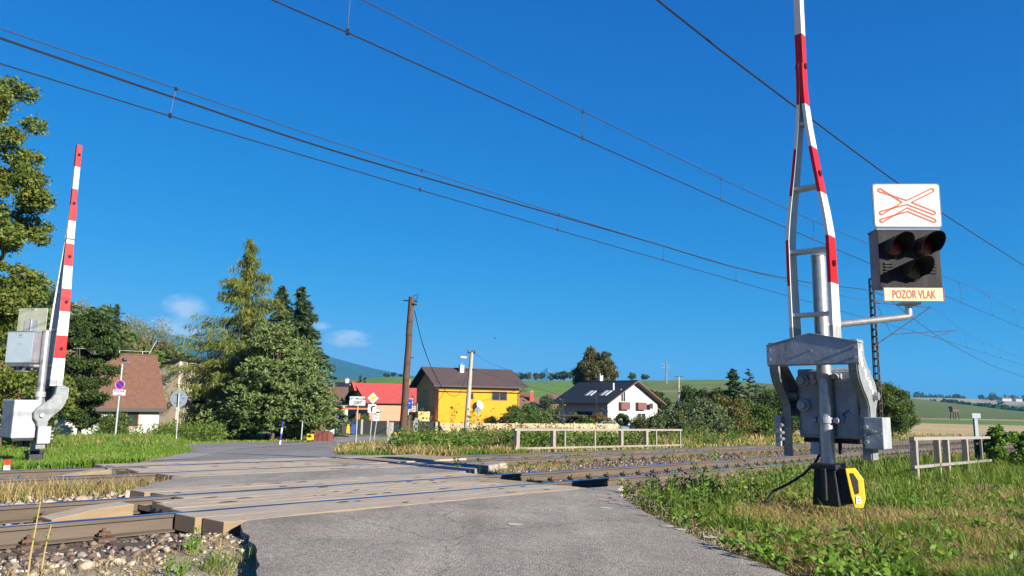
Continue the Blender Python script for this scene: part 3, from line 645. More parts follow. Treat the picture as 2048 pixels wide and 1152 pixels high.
PB = at(1660, 1000, 10); PB.z = max(PB.z, h1(PB.x, PB.y) - .02)
barrier('silver crossing barrier with scribbled crank arm and yellow bumper plate, its boom raised', PB, R_(-42), [(2.71, 3.32), (3.90, 4.53), (5.13, 6.13), (6.76, 7.5)], 5.45, 8.1, True)
PL_ = at(65, 935, 19); PL_.z = h1(PL_.x, PL_.y) - .03
barrier('raised barrier across the tracks, in front of the dark leafy tree', PL_, R_(140), [(2.68, 3.24), (3.84, 4.42), (5.01, 5.59), (6.19, 7.03), (7.62, 8.21)], 6.36, 8.21, False)

# ------------------------------------------------------------------ warning lights
M_sbox = mat('signal_box_black', (.012, .0125, .014), .65, var=.35, scale=5, bump=.1, bscale=30, streak=((.04, .038, .036), .5, 9), spec=.2)
M_sside = mat('signal_side_grey', (.17, .17, .19), .6, var=.2, scale=4, streak=((.12, .07, .045), .7, 6))
M_back = mat('signal_back_blue_grey', (.33, .40, .45), .55, .1, var=.08, scale=3)
M_plateback = mat('plate_back_olive', (.30, .32, .24), .6, var=.15, scale=4, streak=((.2, .19, .12), .5, 5))
M_or = mat('orange_film', (.36, .055, .014), .5, var=.12, scale=12)
M_cream = mat('aged_plate', (.50, .44, .30), .6, var=.12, scale=6, streak=((.50, .30, .12), .35, 9))
M_rim = mat('plate_rim_grey', (.09, .095, .11), .5)
M_glr = mat('red_glass', (.13, .006, .008), .12, spec=.7, bump=.5, bscale=60)
M_gla = mat('clear_amber_glass', (.05, .035, .02), .1, spec=.8, bump=.8, bscale=60)
M_rustp = mat('rust', (.22, .085, .03), .9, var=.4, scale=25)
def rounded(w, h, r, n=4):
    p = []
    for cx, cy, a0 in ((w - r, h - r, 0), (-w + r, h - r, 90), (-w + r, -h + r, 180), (w - r, -h + r, 270)):
        p += [(cx + r * math.cos(R_(a0 + 90 * k / n)), cy + r * math.sin(R_(a0 + 90 * k / n))) for k in range(n + 1)]
    return p
def signal(label, loc, rz, mount, rear_detail=False):
    # origin at the middle of the underside of the text plate; faces -Y
    t = thing('warning_light', label, 'warning light', loc, rz, 'warning lights of the crossing')
    zb, zt = .19, .94; hw = .39
    mb = MB(); mb.box(-hw, hw, 0, .28, zb, zt); mb.m = [0, 0, 1, 1, 1, 1]
    mb.m = []
    for f in mb.f:
        c = sum((Vector(mb.v[i]) for i in f), Vector()) / 4; mb.m.append(0 if c.y < .01 else (2 if c.y > .27 else 1))
    b = mb.build('light_box', [M_sbox, M_sside, M_back], t, bevel=.008)
    mb = MB(); mb.box(-hw - .01, hw + .01, -.012, .29, zt, zt + .02); mb.build('box_lid', M_sside, b)
    mb = MB()
    for sx in (-1, 1):
        mb = MB(); [mb.box(sx * .27 - .055, sx * .27 + .055, -.018, 0, .37 + k * .04, .39 + k * .04) for k in range(4)]; mb.build('vent', M_sbox, b)
    for cx, cz, gm in ((-.19, .70, M_glr), (.19, .71, M_glr), (.03, .40, M_gla)):
        mb = MB(); mb.sphere((cx, -.005, cz), .115, .035, .115, 20, 10); l = mb.build('lens', gm, b, smooth=True)
        mb = MB(); mb.tube([(cx + .122 * math.cos(a), -.02, cz + .122 * math.sin(a)) for a in np.linspace(0, 2 * math.pi, 25)], .012, seg=6, cap=False); mb.build('lens_ring', M_sbox, l)
        # hood: upper two thirds of a tube, longer on top
        mb = MB(); n = 26; a0, a1 = -28, 208; ang = [R_(a0 + (a1 - a0) * k / n) for k in range(n + 1)]
        vs = []
        for r in (.135, .128):
            for a in ang:
                ln = .18 + .24 * max(0, (math.sin(a) + .5) / 1.5)
                vs += [(cx + r * math.cos(a), 0, cz + r * math.sin(a)), (cx + r * math.cos(a), -ln, cz + r * math.sin(a) + .0)]
        m = 2 * (n + 1); fs = []
        for q in range(2):
            for k in range(n): i = q * m + 2 * k; fs.append((i, i + 1, i + 3, i + 2))
        for k in range(n): fs.append((2 * k + 1, m + 2 * k + 1, m + 2 * k + 3, 2 * k + 3))
        mb.add(vs, fs); mb.build('hood', M_sbox, b, smooth=True)
    # cross plate
    mb = MB(); mb.prism(rounded(.43, .295, .035), (0, -.02, 1.265), (1, 0, 0), (0, 0, 1), (0, .018, 0)); cp = mb.build('cross_plate', M_plateback if rear_detail else M_rim, t)
    mb = MB(); mb.prism(rounded(.415, .28, .03), (0, -.024, 1.265), (1, 0, 0), (0, 0, 1), (0, .004, 0)); mb.build('plate_face', M_white, cp)
    mb = MB()
    def outline(a, b_, w):
        a, b_ = Vector(a), Vector(b_); d = (b_ - a).normalized(); nn = Vector((-d.y, d.x)); h = .021; mb_pts = [a + nn * h, a - d * .0 - nn * h * .0 + (-d * .018) + nn * h * .35, a - d * .018 - nn * h * .35, a - nn * h]
        return a, b_, d, nn, h
    def strip(p, q, w=.021): mb.beam((p[0], -.0265, 1.265 + p[1]), (q[0], -.0265, 1.265 + q[1]), w, .004, up=(0, 1, 0))
    def arm(c, e):  # open-ended outlined bar from the centre c outward to e
        c, e = Vector(c), Vector(e); d = (e - c).normalized(); n_ = Vector((-d.y, d.x)) * .0225
        return c, e, d, n_
    def bar_end(c, e, upper_c, lower_c):
        c, e, d, n_ = arm(c, e); strip(upper_c, e + n_); strip(lower_c, e - n_); strip(e + n_, e + d * .017 + n_ * .45); strip(e - n_, e + d * .017 - n_ * .45); strip(e + d * .017 + n_ * .5, e + d * .017 - n_ * .5)
    sl = .52
    for sx in (-1, 1):
        bar_end((0, .04), (sx * .335, .205), (0, .067), (sx * .06, .04))
        bar_end((0, .04), (sx * .335, -.102), (sx * .06, .04), (0, .013))
        bar_end((0, -.057), (sx * .335, -.205), (0, -.033), (0, -.081))
    mb.build('cross_emblem', M_or, cp)
    # text plate
    mb = MB(); mb.box(-.375, .375, -.05, -.03, 0, .185); tp_ = mb.build('text_plate', M_cream, t, bevel=.006)
    mb = MB()
    for a in (-.372, .372): mb.box(a - .006, a + .006, -.053, -.05, .002, .183)
    mb.box(-.366, .366, -.053, -.05, .175, .184); mb.box(-.366, .366, -.053, -.05, .001, .008); mb.build('rust_edge', M_rustp, tp_)
    text('plate_text', 'POZOR VLAK', M_or, tp_, (0, -.0515, .086), (math.pi / 2, 0, 0), .148, .0012, sx=.60)
    if not mount: pass
    else:
        mb = MB(); mb.tube(mount, .043, seg=16); mb.box(-.12, .12, .02, .2, -.025, .0); mb.build('bracket_tube', M_galv, t, smooth=True)
    if rear_detail:
        mb = MB(); mb.box(-.21, .21, .0, .012, .98, 1.26); mb.box(-.012, .012, .012, .03, .98, 1.3); mb.build('rear_bracket', M_alu, t)
        mb = MB(); mb.box(-.1, .1, .0005, .004, 1.5, 1.54); nb = mb.build('number_tag', M_white, t); text('tag_text', 'SP0141', M_cable, nb, (0, .0055, 1.52), (math.pi / 2, 0, math.pi), .04)
        mb = MB(); [mb.cyl((x, .281, z), (x, .284, z), .008, seg=6) for x in (-.06, 0, .06) for z in (.62, .66, .8)]; mb.box(-.05, .05, .2805, .284, .84, .85); mb.box(-.05, .05, .2805, .284, .87, .88); mb.build('vent_hole', M_rim, b)
        mb = MB(); mb.box(-.34, .34, .02, .26, .10, .18); [mb.cyl((x, .1, .02), (x, .1, .12), .03, seg=8) for x in (-.25, -.1, .1, .25)]; mb.build('cable_gland', M_rim, b)
    return t
ps = at(1825, 604, 9.75); rz = R_(-3)
loc = Vector((ps.x, ps.y, ps.z)); Ri = Matrix.Rotation(-rz, 3, 'Z'); mast = Ri @ (Vector((PB.x, PB.y, 0)) - Vector((loc.x, loc.y, 0)))
signal('warning light with red outlined cross plate and POZOR VLAK board beside the nearer barrier', loc, rz, [(mast.x, mast.y, -.30), (-.03, .12, -.175), (0, .12, -.16), (0.0, .12, -.02)])
ps = at(53, 742, 19.1); loc = Vector(ps); rz = R_(166); Ri = Matrix.Rotation(-rz, 3, 'Z'); mast = Ri @ (Vector((PL_.x, PL_.y, 0)) - Vector((loc.x, loc.y, 0)))
signal('blue grey back of a warning light on the far barrier mast', loc, rz, [(mast.x, mast.y, .12), (mast.x * .4, .2, .12), (0, .12, .0)], True)

# ------------------------------------------------------------------ overhead line
M_wire = mat('overhead_wire', (.03, .03, .035), .5, .5)
M_wirel = mat('copper_wire', (.06, .055, .055), .5, .5)
def on_plane(px, py, d):
    r = ray(px, py); t = (d) / (r.x * NN.x + r.y * NN.y); p = r * t; p.z += CAMZ; return p
def smooth(pts, per=10):
    # Catmull-Rom through the points
    P = [Vector(p) for p in pts]; out = []
    for i in range(len(P) - 1):
        a = P[i - 1] if i else P[i] * 2 - P[i + 1]; b, c = P[i], P[i + 1]; d = P[i + 2] if i + 2 < len(P) else P[i + 1] * 2 - P[i]
        for k in range(per):
            t = k / per; out.append(.5 * ((2 * b) + (c - a) * t + (2 * a - 5 * b + 4 * c - d) * t * t + (3 * b - a - 3 * c + d) * t ** 3))
    return out + [P[-1]]
def line_set(label, d, contact, messenger, drops, extra=None):
    c = [on_plane(*p, d) for p in contact]; m = [on_plane(*p, d) for p in messenger]
    c = [c[0] + (c[0] - c[1]).normalized() * 12] + c; m = [m[0] + (m[0] - m[1]).normalized() * 12] + m
    c += [c[-1] + (c[-1] - c[-2]).normalized() * 45]; m += [m[-1] + (m[-1] - m[-2]).normalized() * 45]
    t = thing('overhead_line', label, 'overhead wire', c[1], 0, 'overhead lines of the railway')
    o = c[1].copy(); loc = lambda L: [p - o for p in L]
    mb = MB(); mb.tube(loc(c), .011, seg=6); mb.build('contact_wire', M_wire, t)
    mb = MB(); mb.tube(loc(smooth(m, 6)), .009, seg=6); mb.build('messenger_wire', M_wirel, t)
    for a, b in drops:
        p, q = on_plane(*a, d) - o, on_plane(*b, d) - o; mb = MB(); mb.tube([p, q], .0045, seg=5); mb.box(q.x - .02, q.x + .02, q.y - .02, q.y + .02, q.z - .03, q.z + .05); mb.box(p.x - .02, p.x + .02, p.y - .02, p.y + .02, p.z - .04, p.z + .02); mb.build('dropper', M_wire, t)
    if extra:
        mb = MB(); mb.tube([on_plane(*p, d) - o for p in extra], .008, seg=5); mb.build('anchor_wire', M_wirel, t)
    return t
line_set('overhead contact line over the nearer track, crossing above the yellow house', DN,
         [(545, 0), (695, 65), (1165, 277), (1442, 400), (1883.6, 588.5), (2048, 658)], [(725, 0), (1165, 222), (1442, 357), (1626, 441), (1750, 493), (1884, 551), (1962, 582), (1978, 593), (2027, 619), (2070, 640)],
         [((701, -14), (695, 65)), ((1165, 222), (1165, 277)), ((1442, 357), (1442, 400)), ((1626, 441), (1627, 479)), ((1919, 567), (1923.5, 605.5)), ((1979, 593), (1985, 631)), ((2026.5, 619.5), (2035, 652.5))], [(1962, 582), (2036, 595), (2100, 600)])
line_set('overhead contact line over the farther track, passing above both barriers on the left', DF,
         [(0, 127), (340, 232), (840, 380), (1115, 460), (1325, 520), (1475, 563), (1748, 641), (1866, 674), (1935, 695.6), (2048, 731)], [(0, 57), (352, 177), (663, 283), (843, 340), (1118, 428), (1328, 492), (1480, 537), (1634, 578), (1718, 598), (1860, 614.5), (1945, 674), (2048, 718.5)],
         [((352, 177), (340, 232)), ((843.5, 340), (840, 380)), ((1118, 428), (1115, 460)), ((1327.5, 492), (1325.5, 520)), ((1473, 535), (1472, 562)), ((1760, 629), (1761, 645)), ((1820, 636), (1826.5, 663.5)), ((1930, 670), (1934.5, 695)), ((1966.7, 685), (1970, 706)), ((1999.5, 699), (2001.5, 716)), ((2027.7, 711), (2028.5, 724.5))])
def feeder(label, d, pts, r):
    P = [on_plane(*p, d) for p in pts]; P = [P[0] + (P[0] - P[1]).normalized() * 14] + P; P += [P[-1] + (P[-1] - P[-2]).normalized() * 40]
    mb = MB(); mb.tube(smooth(P, 6), r, seg=6); o = mb.build('feeder_cable', M_wire, origin=P[1]); tag(o, label, 'overhead wire', 'feeder cables along the railway')
feeder('thick black feeder cable crossing behind the top of the near barrier boom', 4.9, [(1315, 0), (1450, 107), (1590, 213), (1700, 296), (1810, 376), (1930, 456), (2048, 531)], .016)
feeder('dark feeder cable running from the top left to the lattice mast', 15.2, [(0, 76), (342, 193), (663, 300), (1000, 398), (1300, 484), (1480, 537), (1634, 568), (1755, 586), (1822, 634), (1891, 682), (1977, 728), (2048, 754)], .022)
# lattice mast with its cantilever
M_mast = mat('mast_rust_brown', (.055, .042, .036), .8, .2, var=.3, scale=8)
mp_ = T(58.2, 16.4); zg = h1(mp_.x, mp_.y); t = thing('catenary_mast', 'rusty lattice mast carrying the far overhead line, behind the warning light', 'mast', (mp_.x, mp_.y, zg), TRZ)
top = at(1733, 558, mp_.y).z - zg
mb = MB()
for sx in (-1, 1):
    for sy in (-1, 1): mb.beam((sx * .24, sy * .16, 0), (sx * .11, sy * .12, top), .07, .07)
mb.build('mast_leg', M_mast, t)
mb = MB(); n = 22
for k in range(n + 1):
    z = top * k / n; a = .24 - .13 * k / n; b = .16 - .04 * k / n
    for sy in (-1, 1): mb.box(-a, a, sy * b - .02, sy * b + .02, z - .05, z + .05)
    for sx in (-1, 1): mb.box(sx * a - .02, sx * a + .02, -b, b, z - .05, z + .05)
tag(mb.build('battens', M_mast, t), kind='stuff')
mb = MB(); mb.beam((0, 0, top - .02), (0, -1.1, top - .02), .08, .1); mb.build('feeder_arm', M_mast, t)
Mi = Matrix.Rotation(-TRZ, 3, 'Z')
def ml(px, py, d): p = on_plane(px, py, d); p = p - Vector((mp_.x, mp_.y, zg)); return Mi @ p
A = ml(1746, 694, 15.9); B_ = ml(1860, 615, DF); C_ = ml(1783, 669, 14.6); E_ = ml(1912, 661, 12.3); F_ = ml(1746, 605, 15.9); G_ = ml(1865, 674, DF); Hh = ml(1896, 663, 12.5)
mb = MB(); mb.tube([A, A + (B_ - A) * 1.0], .035, seg=8); mb.tube([A, A + (B_ - A) * .09], .075, seg=10); mb.tube([F_, B_], .022, seg=8); mb.tube([F_, F_ + (B_ - F_) * .12], .05, seg=8); mb.tube([ml(1756, 612, 15.6), C_], .016, seg=6); mb.tube([C_, E_], .026, seg=8); mb.tube([Hh + Vector((0, 0, -.12)), G_], .022, seg=6); mb.tube([Hh, Hh + Vector((0, 0, -.14))], .02, seg=6)
mb.build('cantilever', M_mast, t)

# ------------------------------------------------------------------ houses
def roofmat(name, col, var=.15, sx=3.0):
    m = mat(name, col, .6, var=var, scale=3, detail=4); nt = m.node_tree; N = nt.nodes; L = nt.links; b = N['Principled BSDF']
    w = N.new('ShaderNodeTexWave'); w.wave_type = 'BANDS'; w.bands_direction = 'X'; w.inputs['Scale'].default_value = sx; w.inputs['Distortion'].default_value = .2
    tc = N.new('ShaderNodeTexCoord'); L.new(tc.outputs['Object'], w.inputs['Vector'])
    w2 = N.new('ShaderNodeTexWave'); w2.wave_type = 'BANDS'; w2.bands_direction = 'Z'; w2.wave_profile = 'SAW'; w2.inputs['Scale'].default_value = 1.6; L.new(tc.outputs['Object'], w2.inputs['Vector'])
    a = N.new('ShaderNodeMath'); a.operation = 'ADD'; L.new(w.outputs['Fac'], a.inputs[0]); L.new(w2.outputs['Fac'], a.inputs[1])
    bp = N.new('ShaderNodeBump'); bp.inputs['Strength'].default_value = .8; bp.inputs['Distance'].default_value = .06; L.new(a.outputs[0], bp.inputs['Height']); L.new(bp.outputs['Normal'], b.inputs['Normal']); return m
M_glass = mat('window_glass', (.02, .025, .03), .08, var=.2, spec=.6)
M_wood = mat('brown_window_frame', (.16, .07, .03), .5, var=.2)
M_dark = mat('dark_void', (.015, .014, .014), .8)
M_fasc = mat('dark_fascia', (.035, .027, .025), .6)
M_pwhite = mat('white_plaster', (.42, .42, .40), .9, var=.05, scale=1.5, bump=.2, bscale=30)
M_frame_w = mat('white_frame', (.5, .5, .5), .5, var=.05)
def house(name, label, cat, near, ang, L, Wd, he, hr, wallm, roofm, ov=.5, ovg=.5, th=.16, group=None, zbase=None, ridge_frac=.5, hip=0, fasc=None):
    # near = the corner (local x 0, y 0); ridge along local X
    z = h1(near.x, near.y) - .1 if zbase is None else zbase
    t = thing(name, label, cat, (near.x, near.y, z), ang, group)
    mb = MB(); m = Wd * ridge_frac
    mb.prism([(0, -1.5), (Wd, -1.5), (Wd, he), (m, hr - .02), (0, he)], (0, 0, 0), (0, 1, 0), (0, 0, 1), (L, 0, 0)); mb.build('wall', wallm, t)
    mb = MB(); s1 = (hr - he) / m; s2 = (hr - he) / (Wd - m)
    x0, x1 = -ovg, L + ovg
    for sg, y0, ye, s in ((-1, m, -ov, s1), (1, m, Wd + ov, s2)):
        ze = he - ov * s
        a = [(x0 + (hip if True else 0), m, hr + .05), (x1 - hip, m, hr + .05), (x1, ye, ze + .05), (x0, ye, ze + .05)]
        b = [(p[0], p[1], p[2] + th) for p in a]; o = len(mb.v); mb.v += a + b
        mb.f += [(o, o + 1, o + 2, o + 3), (o + 4, o + 5, o + 6, o + 7)] + [(o + i, o + (i + 1) % 4, o + 4 + (i + 1) % 4, o + 4 + i) for i in range(4)]
        mb.m += [1, 0, 1, 1, 1, 1]
    r = mb.build('roof', [roofm, fasc or M_fasc], t); mb = MB(); mb.beam((x0 + hip, m, hr + .05 + th), (x1 - hip, m, hr + .05 + th), .22, .1); mb.build('ridge_cap', roofm, r)
    return t, r
def win(t, face, u, z, w, h, L=0, Wd=0, fm=None, gm=None, mull=True, name='window', depth=.05):
    # face: 'S' (-Y, y=0), 'N' (y=Wd), 'W' (x=0), 'E' (x=L)
    o, X, Nn = {'S': ((u, 0, z), (1, 0, 0), (0, -1, 0)), 'N': ((u, Wd, z), (1, 0, 0), (0, 1, 0)), 'W': ((0, u, z), (0, 1, 0), (-1, 0, 0)), 'E': ((L, u, z), (0, 1, 0), (1, 0, 0))}[face]
    o, X, Nn, Z = Vector(o), Vector(X), Vector(Nn), Vector((0, 0, 1)); f = .07; mb = MB()
    for a, b, c, d in ((-w / 2, -w / 2 + f, 0, h), (w / 2 - f, w / 2, 0, h), (-w / 2 + f, w / 2 - f, 0, f), (-w / 2 + f, w / 2 - f, h - f, h)) + (((-.035, .035, f, h - f),) if mull and w > .8 else ()):
        mb.obox(o + X * (a + b) / 2 + Z * (c + d) / 2 + Nn * depth / 2, X * (b - a) / 2, Nn * depth / 2, Z * (d - c) / 2)
    q = mb.build(name, fm or M_wood, t); mb = MB(); mb.obox(o + Z * h / 2 + Nn * .01, X * (w / 2 - f * .6), Nn * .01, Z * (h / 2 - f * .6)); mb.build('pane', gm or M_glass, q); return q
def chimney(r, x, y, z0, z1, w, m, cap=None):
    mb = MB(); mb.box(x - w / 2, x + w / 2, y - w / 2, y + w / 2, z0, z1); c = mb.build('chimney', m, r); mb = MB(); mb.box(x - w / 2 - .06, x + w / 2 + .06, y - w / 2 - .06, y + w / 2 + .06, z1, z1 + .08); mb.cyl((x, y, z1 + .08), (x, y, z1 + .35), .1, seg=10); mb.build('chimney_cap', cap or M_alud, c)

# yellow house
M_yplas = mat('yellow_plaster', (.46, .235, .012), .9, var=.05, scale=1, bump=.15, bscale=25); M_yroof = roofmat('brown_roof', (.085, .058, .052), sx=2.2); M_orange = mat('orange_shade_plaster', (.78, .36, .13), .9, var=.06)  # orange: shaded gable's tone put into the colour, brightened; also annex pillar
yp = at(876, 866, 90); YA = R_(24); zy = yp.z - .6
t, r = house('yellow_house', 'bright yellow two-storey house with brown roof and satellite dish', 'house', yp, YA, 10.2, 8.6, 6.15, 8.1, M_yplas, M_yroof, ov=.7, ovg=.9, zbase=zy)
mb = MB(); mb.prism([(-.02, -.5), (8.62, -.5), (8.62, 6.1), (4.3, 8.0), (-.02, 6.1)], (-.02, 0, 0), (0, 1, 0), (0, 0, 1), (-.02, 0, 0)); mb.build('gable_wall', M_orange, t)
chimney(r, 3.9, 3.3, 7.2, 8.55, .5, M_frame_w)
q = (at(993, 801, 92).z - zy); win(t, 'S', 7.6, q, 2.0, 1.1, fm=M_wood); win(t, 'S', 3.9, q + .1, .75, .75, fm=M_wood); win(t, 'S', 7.6, 1.1, 2.0, 1.0, fm=M_wood)
for u, w, h, z in ((1.5, 1.3, 2.2, 3.4), (4.0, .6, 1.3, 4.2), (5.4, .6, 1.3, 4.2)): win(t, 'W', u, z, w, h, fm=M_wood)
mb = MB(); mb.box(-1.9, -.05, 2.2, 8.4, .0, 2.9); an = mb.build('entrance_annex', mat('annex_grey', (.09, .075, .075), .9), t); mb = MB(); mb.box(-2.0, -.06, 1.4, 2.6, 0, 3.0); mb.build('annex_pillar', M_orange, an)
mb = MB(); [mb.beam((-1.85, 2.3 + k * .6, 2.9), (-1.85, 2.3 + k * .6, 3.9), .04, .04) for k in range(11)]; [mb.beam((-1.85, 2.3, z), (-1.85, 8.3, z), .04, .04) for z in (3.2, 3.45, 3.7, 3.9)]; mb.build('balcony_railing', M_alu, an)
win(t, 'W', 1.0, .8, .9, 1.3)
mb = MB(); mb.tube([(10.75, -.72, 6.0), (10.3, -.25, 5.55), (10.05, -.06, 5.3), (10.05, -.06, 0)], .05, seg=6); mb.build('downpipe', M_fasc, t)
mb = MB(); mb.tube([(-.7, -.76, 5.62), (10.9, -.76, 5.62)], .07, seg=6); mb.build('gutter', M_fasc, r)
mb = MB(); c = Vector((4.9, -.55, 3.85)); nn = Vector((.35, -.9, .3)).normalized(); n = 20
ax = nn.cross(Vector((0, 0, 1))).normalized(); ay = ax.cross(nn); vs = [c - nn * .12] + [c + ax * .5 * math.cos(a) + ay * .55 * math.sin(a) for a in np.linspace(0, 2 * math.pi, n + 1)[:-1]]
mb.add(vs, [(0, 1 + k, 1 + (k + 1) % n) for k in range(n)]); mb.tube([(4.9, -.02, 3.7), c - nn * .12], .03, seg=6); mb.tube([c - ay * .5, c + nn * .5], .02, seg=5); mb.build('satellite_dish', M_frame_w, t)

# white house with black roof
M_broof = roofmat('black_roof', (.018, .02, .024), sx=2.0); M_verge = mat('brown_verge_board', (.13, .08, .06), .7, var=.2)
WA = R_(-50); wp = at(1315, 846, 112); L_ = 9.5; Wd_ = 10.4
cn = Vector((math.cos(WA), math.sin(WA), 0)); cv = Vector((-math.sin(WA), math.cos(WA), 0))
near = Vector((wp.x, wp.y, 0)) - cn * L_ - cv * Wd_; zw = wp.z - .8
zr = at(1268, 762, 110).z - zw; ze = at(1213, 808, 109).z - zw
t, r = house('white_house', 'white gabled house with black roof beside the round tree', 'house', near, WA, L_, Wd_, ze + .35, zr - .2, M_pwhite, M_broof, ov=.9, ovg=1.0, zbase=zw, fasc=M_verge)
chimney(r, 2.8, 5.6, zr - 1.2, zr + .8, .6, M_frame_w)
for u in (3.1, 6.6):
    win(t, 'E', u, ze + .3, 1.0, 1.75, L=L_, fm=M_frame_w, gm=M_glass if u < 5 else mat('blue_blind', (.25, .42, .48), .4))
    mb = MB(); mb.box(L_ + .02, L_ + .5, u - .9, u + .9, ze - .75, ze + .28); mb.build('balcony', mat('balcony_boards', (.13, .06, .045), .7, var=.3, scale=6, stretch=(1, 8, .5)), t)
mb = MB(); [mb.obox((L_ + .45, 8.5, ze - .2), (.03, 0, 0), (0, .38, 0), (0, 0, .38))]; mb.build('satellite_dish', M_fasc, t)
win(t, 'E', 6.9, .6, 1.8, 1.6, L=L_, fm=M_frame_w); win(t, 'S', 5.5, .5, 2.2, 1.8, fm=M_fasc)
sl_ = (zr - .2 - ze - .35) / (Wd_ / 2)
for u in (4.0, 6.9):
    for k in (0, 1):
        mb = MB(); y0 = .9 + 1.2 * 0; x = u + k * .75
        mb.prism([(0, 0), (.6, 0), (.6, 1.5), (0, 1.5)], (x, 1.0, ze + .35 + 1.0 * sl_ + .24), (1, 0, 0), Vector((0, 1, sl_)).normalized(), (0, -.02, .07)); sk = mb.build('skylight', M_frame_w, r)
        mb = MB(); mb.prism([(.1, .1), (.5, .1), (.5, 1.4), (.1, 1.4)], (x, .975, ze + .35 + 1.0 * sl_ + .315), (1, 0, 0), Vector((0, 1, sl_)).normalized(), (0, -.005, .02)); mb.build('pane', mat('skylight_glass', (.25, .28, .3), .1), sk)
mb = MB(); mb.cyl((8.2, 2.6, ze + 1.7), (8.2, 2.6, ze + 2.9), .12, seg=10); mb.build('vent_pipe', M_frame_w, r)
mb = MB(); mb.tube([(8.9, -1.0, ze - .4), (9.3, -.2, ze - 1.0), (9.3, -.08, 0)], .07, seg=6); mb.build('downpipe', M_fasc, t)
mb = MB(); mb.prism([(0, ze - .3), (3.2, ze - 1.9), (3.2, ze - 2.1), (0, ze - .5)], (1, Wd_, 0), (0, 1, 0), (0, 0, 1), (L_ - 1, 0, 0)); [mb.box(L_ - .4, L_ - .2, Wd_ + 2.9, Wd_ + 3.1, 0, ze - 1.9)]; mb.build('lean_to_roof', M_verge, t)

# red-roofed house
M_rroof = roofmat('red_roof', (.40, .065, .055), sx=2.0); M_pink = mat('salmon_plaster', (.52, .20, .13), .9, var=.05); M_purple = mat('purple_shade_plaster', (.33, .14, .14), .9, var=.06)  # purple: shade on the gable put into the colour; also a terrace wall
RA = R_(31); rp = at(738, 846, 118); zz = rp.z - .9; er = at(745, 808, 118).z - zz; rr_ = at(728, 768, 122).z - zz
t, r = house('red_roof_house', 'pink house with red roof and dark gable behind the town sign', 'house', rp, RA, 10.5, 9.5, er + .4, rr_ - .1, M_pink, M_rroof, ov=.7, ovg=.9, zbase=zz)
mb = MB(); mb.prism([(-.02, -.5), (9.52, -.5), (9.52, er + .35), (4.75, rr_ - .25), (-.02, er + .35)], (-.03, 0, 0), (0, 1, 0), (0, 0, 1), (-.03, 0, 0)); mb.build('gable_wall', M_purple, t)
mb = MB(); mb.prism([(3.2, rr_ - 1.1), (6.3, rr_ - 1.1), (4.75, rr_ + .32)], (-1.35, 0, 0), (0, 1, 0), (0, 0, 1), (.5, 0, 0)); mb.build('half_hip', M_rroof, r)
mb = MB(); mb.cyl((-.06, 4.75, rr_ - 1.6), (-.14, 4.75, rr_ - 1.6), .36, seg=18); mb.build('round_window', M_frame_w, t)
win(t, 'W', 3.2, er - .9, 1.3, 1.1, fm=M_fasc); win(t, 'W', 6.6, er - .9, 1.3, 1.1, fm=M_fasc); win(t, 'W', 7.3, .4, 1.5, 2.2, fm=M_fasc)
chimney(r, 8.2, 4.9, rr_ - .5, rr_ + .9, .6, M_pink)

# brown-roofed house further back
M_br2 = roofmat('tan_brown_roof', (.17, .10, .065)); M_pale = mat('pale_green_plaster', (.45, .46, .38), .9, var=.05)
bp_ = at(628, 842, 140); zz = bp_.z - .5; e2 = at(660, 802, 140).z - zz; r2 = at(660, 776, 144).z - zz
t, r = house('brown_roof_house', 'pale house with wide brown roof behind the red-roofed house', 'house', bp_, R_(8), 10.5, 9, e2, r2, M_pale, M_br2, ov=.8, ovg=.8, zbase=zz)
mb = MB(); mb.box(-.04, 2.6, -.06, .0, 0, e2 - .3); mb.build('blue_panel', mat('blue_grey_cladding', (.10, .15, .22), .7), t); win(t, 'S', 1.4, e2 - 2.0, 1.1, 1.4, fm=M_fasc); chimney(r, 6.2, 4.5, r2 - .4, r2 + .7, .9, M_pwhite); win(t, 'S', 7.5, e2 - 2.2, 1.2, 1.3, fm=M_frame_w)
# terrace of brown roofs
M_tr = roofmat('terrace_roof', (.20, .125, .085)); 
for k, (x0, x1, ye, yr, Y, ang, lb) in enumerate(((1018, 1110, 824, 797, 150, 3, 'long low brown-roofed house with red chimney behind the hedges'), (1092, 1152, 812, 789, 165, -12, 'brown-roofed house with small skylight left of the white house'), (1012, 1056, 800, 788, 185, 4, 'farther rust-roofed house peeping over the brown roofs'))):
    a = at(x0, 845, Y); zz = a.z - .3; L_2 = at(x1, 845, Y).x - a.x; e_ = at(x0, ye, Y).z - zz; r_ = at(x0, yr, Y + 4).z - zz
    t, r = house('terrace_house', lb, 'house', a, R_(ang), L_2, 9, max(e_, 1.5), r_, M_pale if k else M_purple, M_tr if k < 2 else roofmat('rust_roof', (.25, .10, .05)), ov=.5, zbase=zz)
    if k == 0: chimney(r, L_2 * .52, 3.6, r_ - .8, r_ + 1.3, .8, mat('red_brick', (.35, .07, .04), .9))
    if k == 1:
        sl2 = (r_ - e_) / 4.5; mb = MB(); mb.prism([(0, 0), (1.6, 0), (1.6, 1.0), (0, 1.0)], (L_2 * .45, 1.2, e_ + 1.2 * sl2 + .25), (1, 0, 0), Vector((0, 1, sl2)).normalized(), (0, -.02, .06)); mb.build('skylight', M_frame_w, r)
# small dark house high behind
a = at(648, 790, 190); t, r = house('dark_roof_house', 'small dark-roofed house half hidden by the pine tip', 'house', a, 0, 6, 7, at(660, 778, 190).z - a.z + 1.5, at(660, 766, 193).z - a.z + 1.5, M_pale, M_broof, zbase=a.z - 1.5); chimney(r, 4.8, 3.5, 4.0, 5.6, .8, M_pwhite)

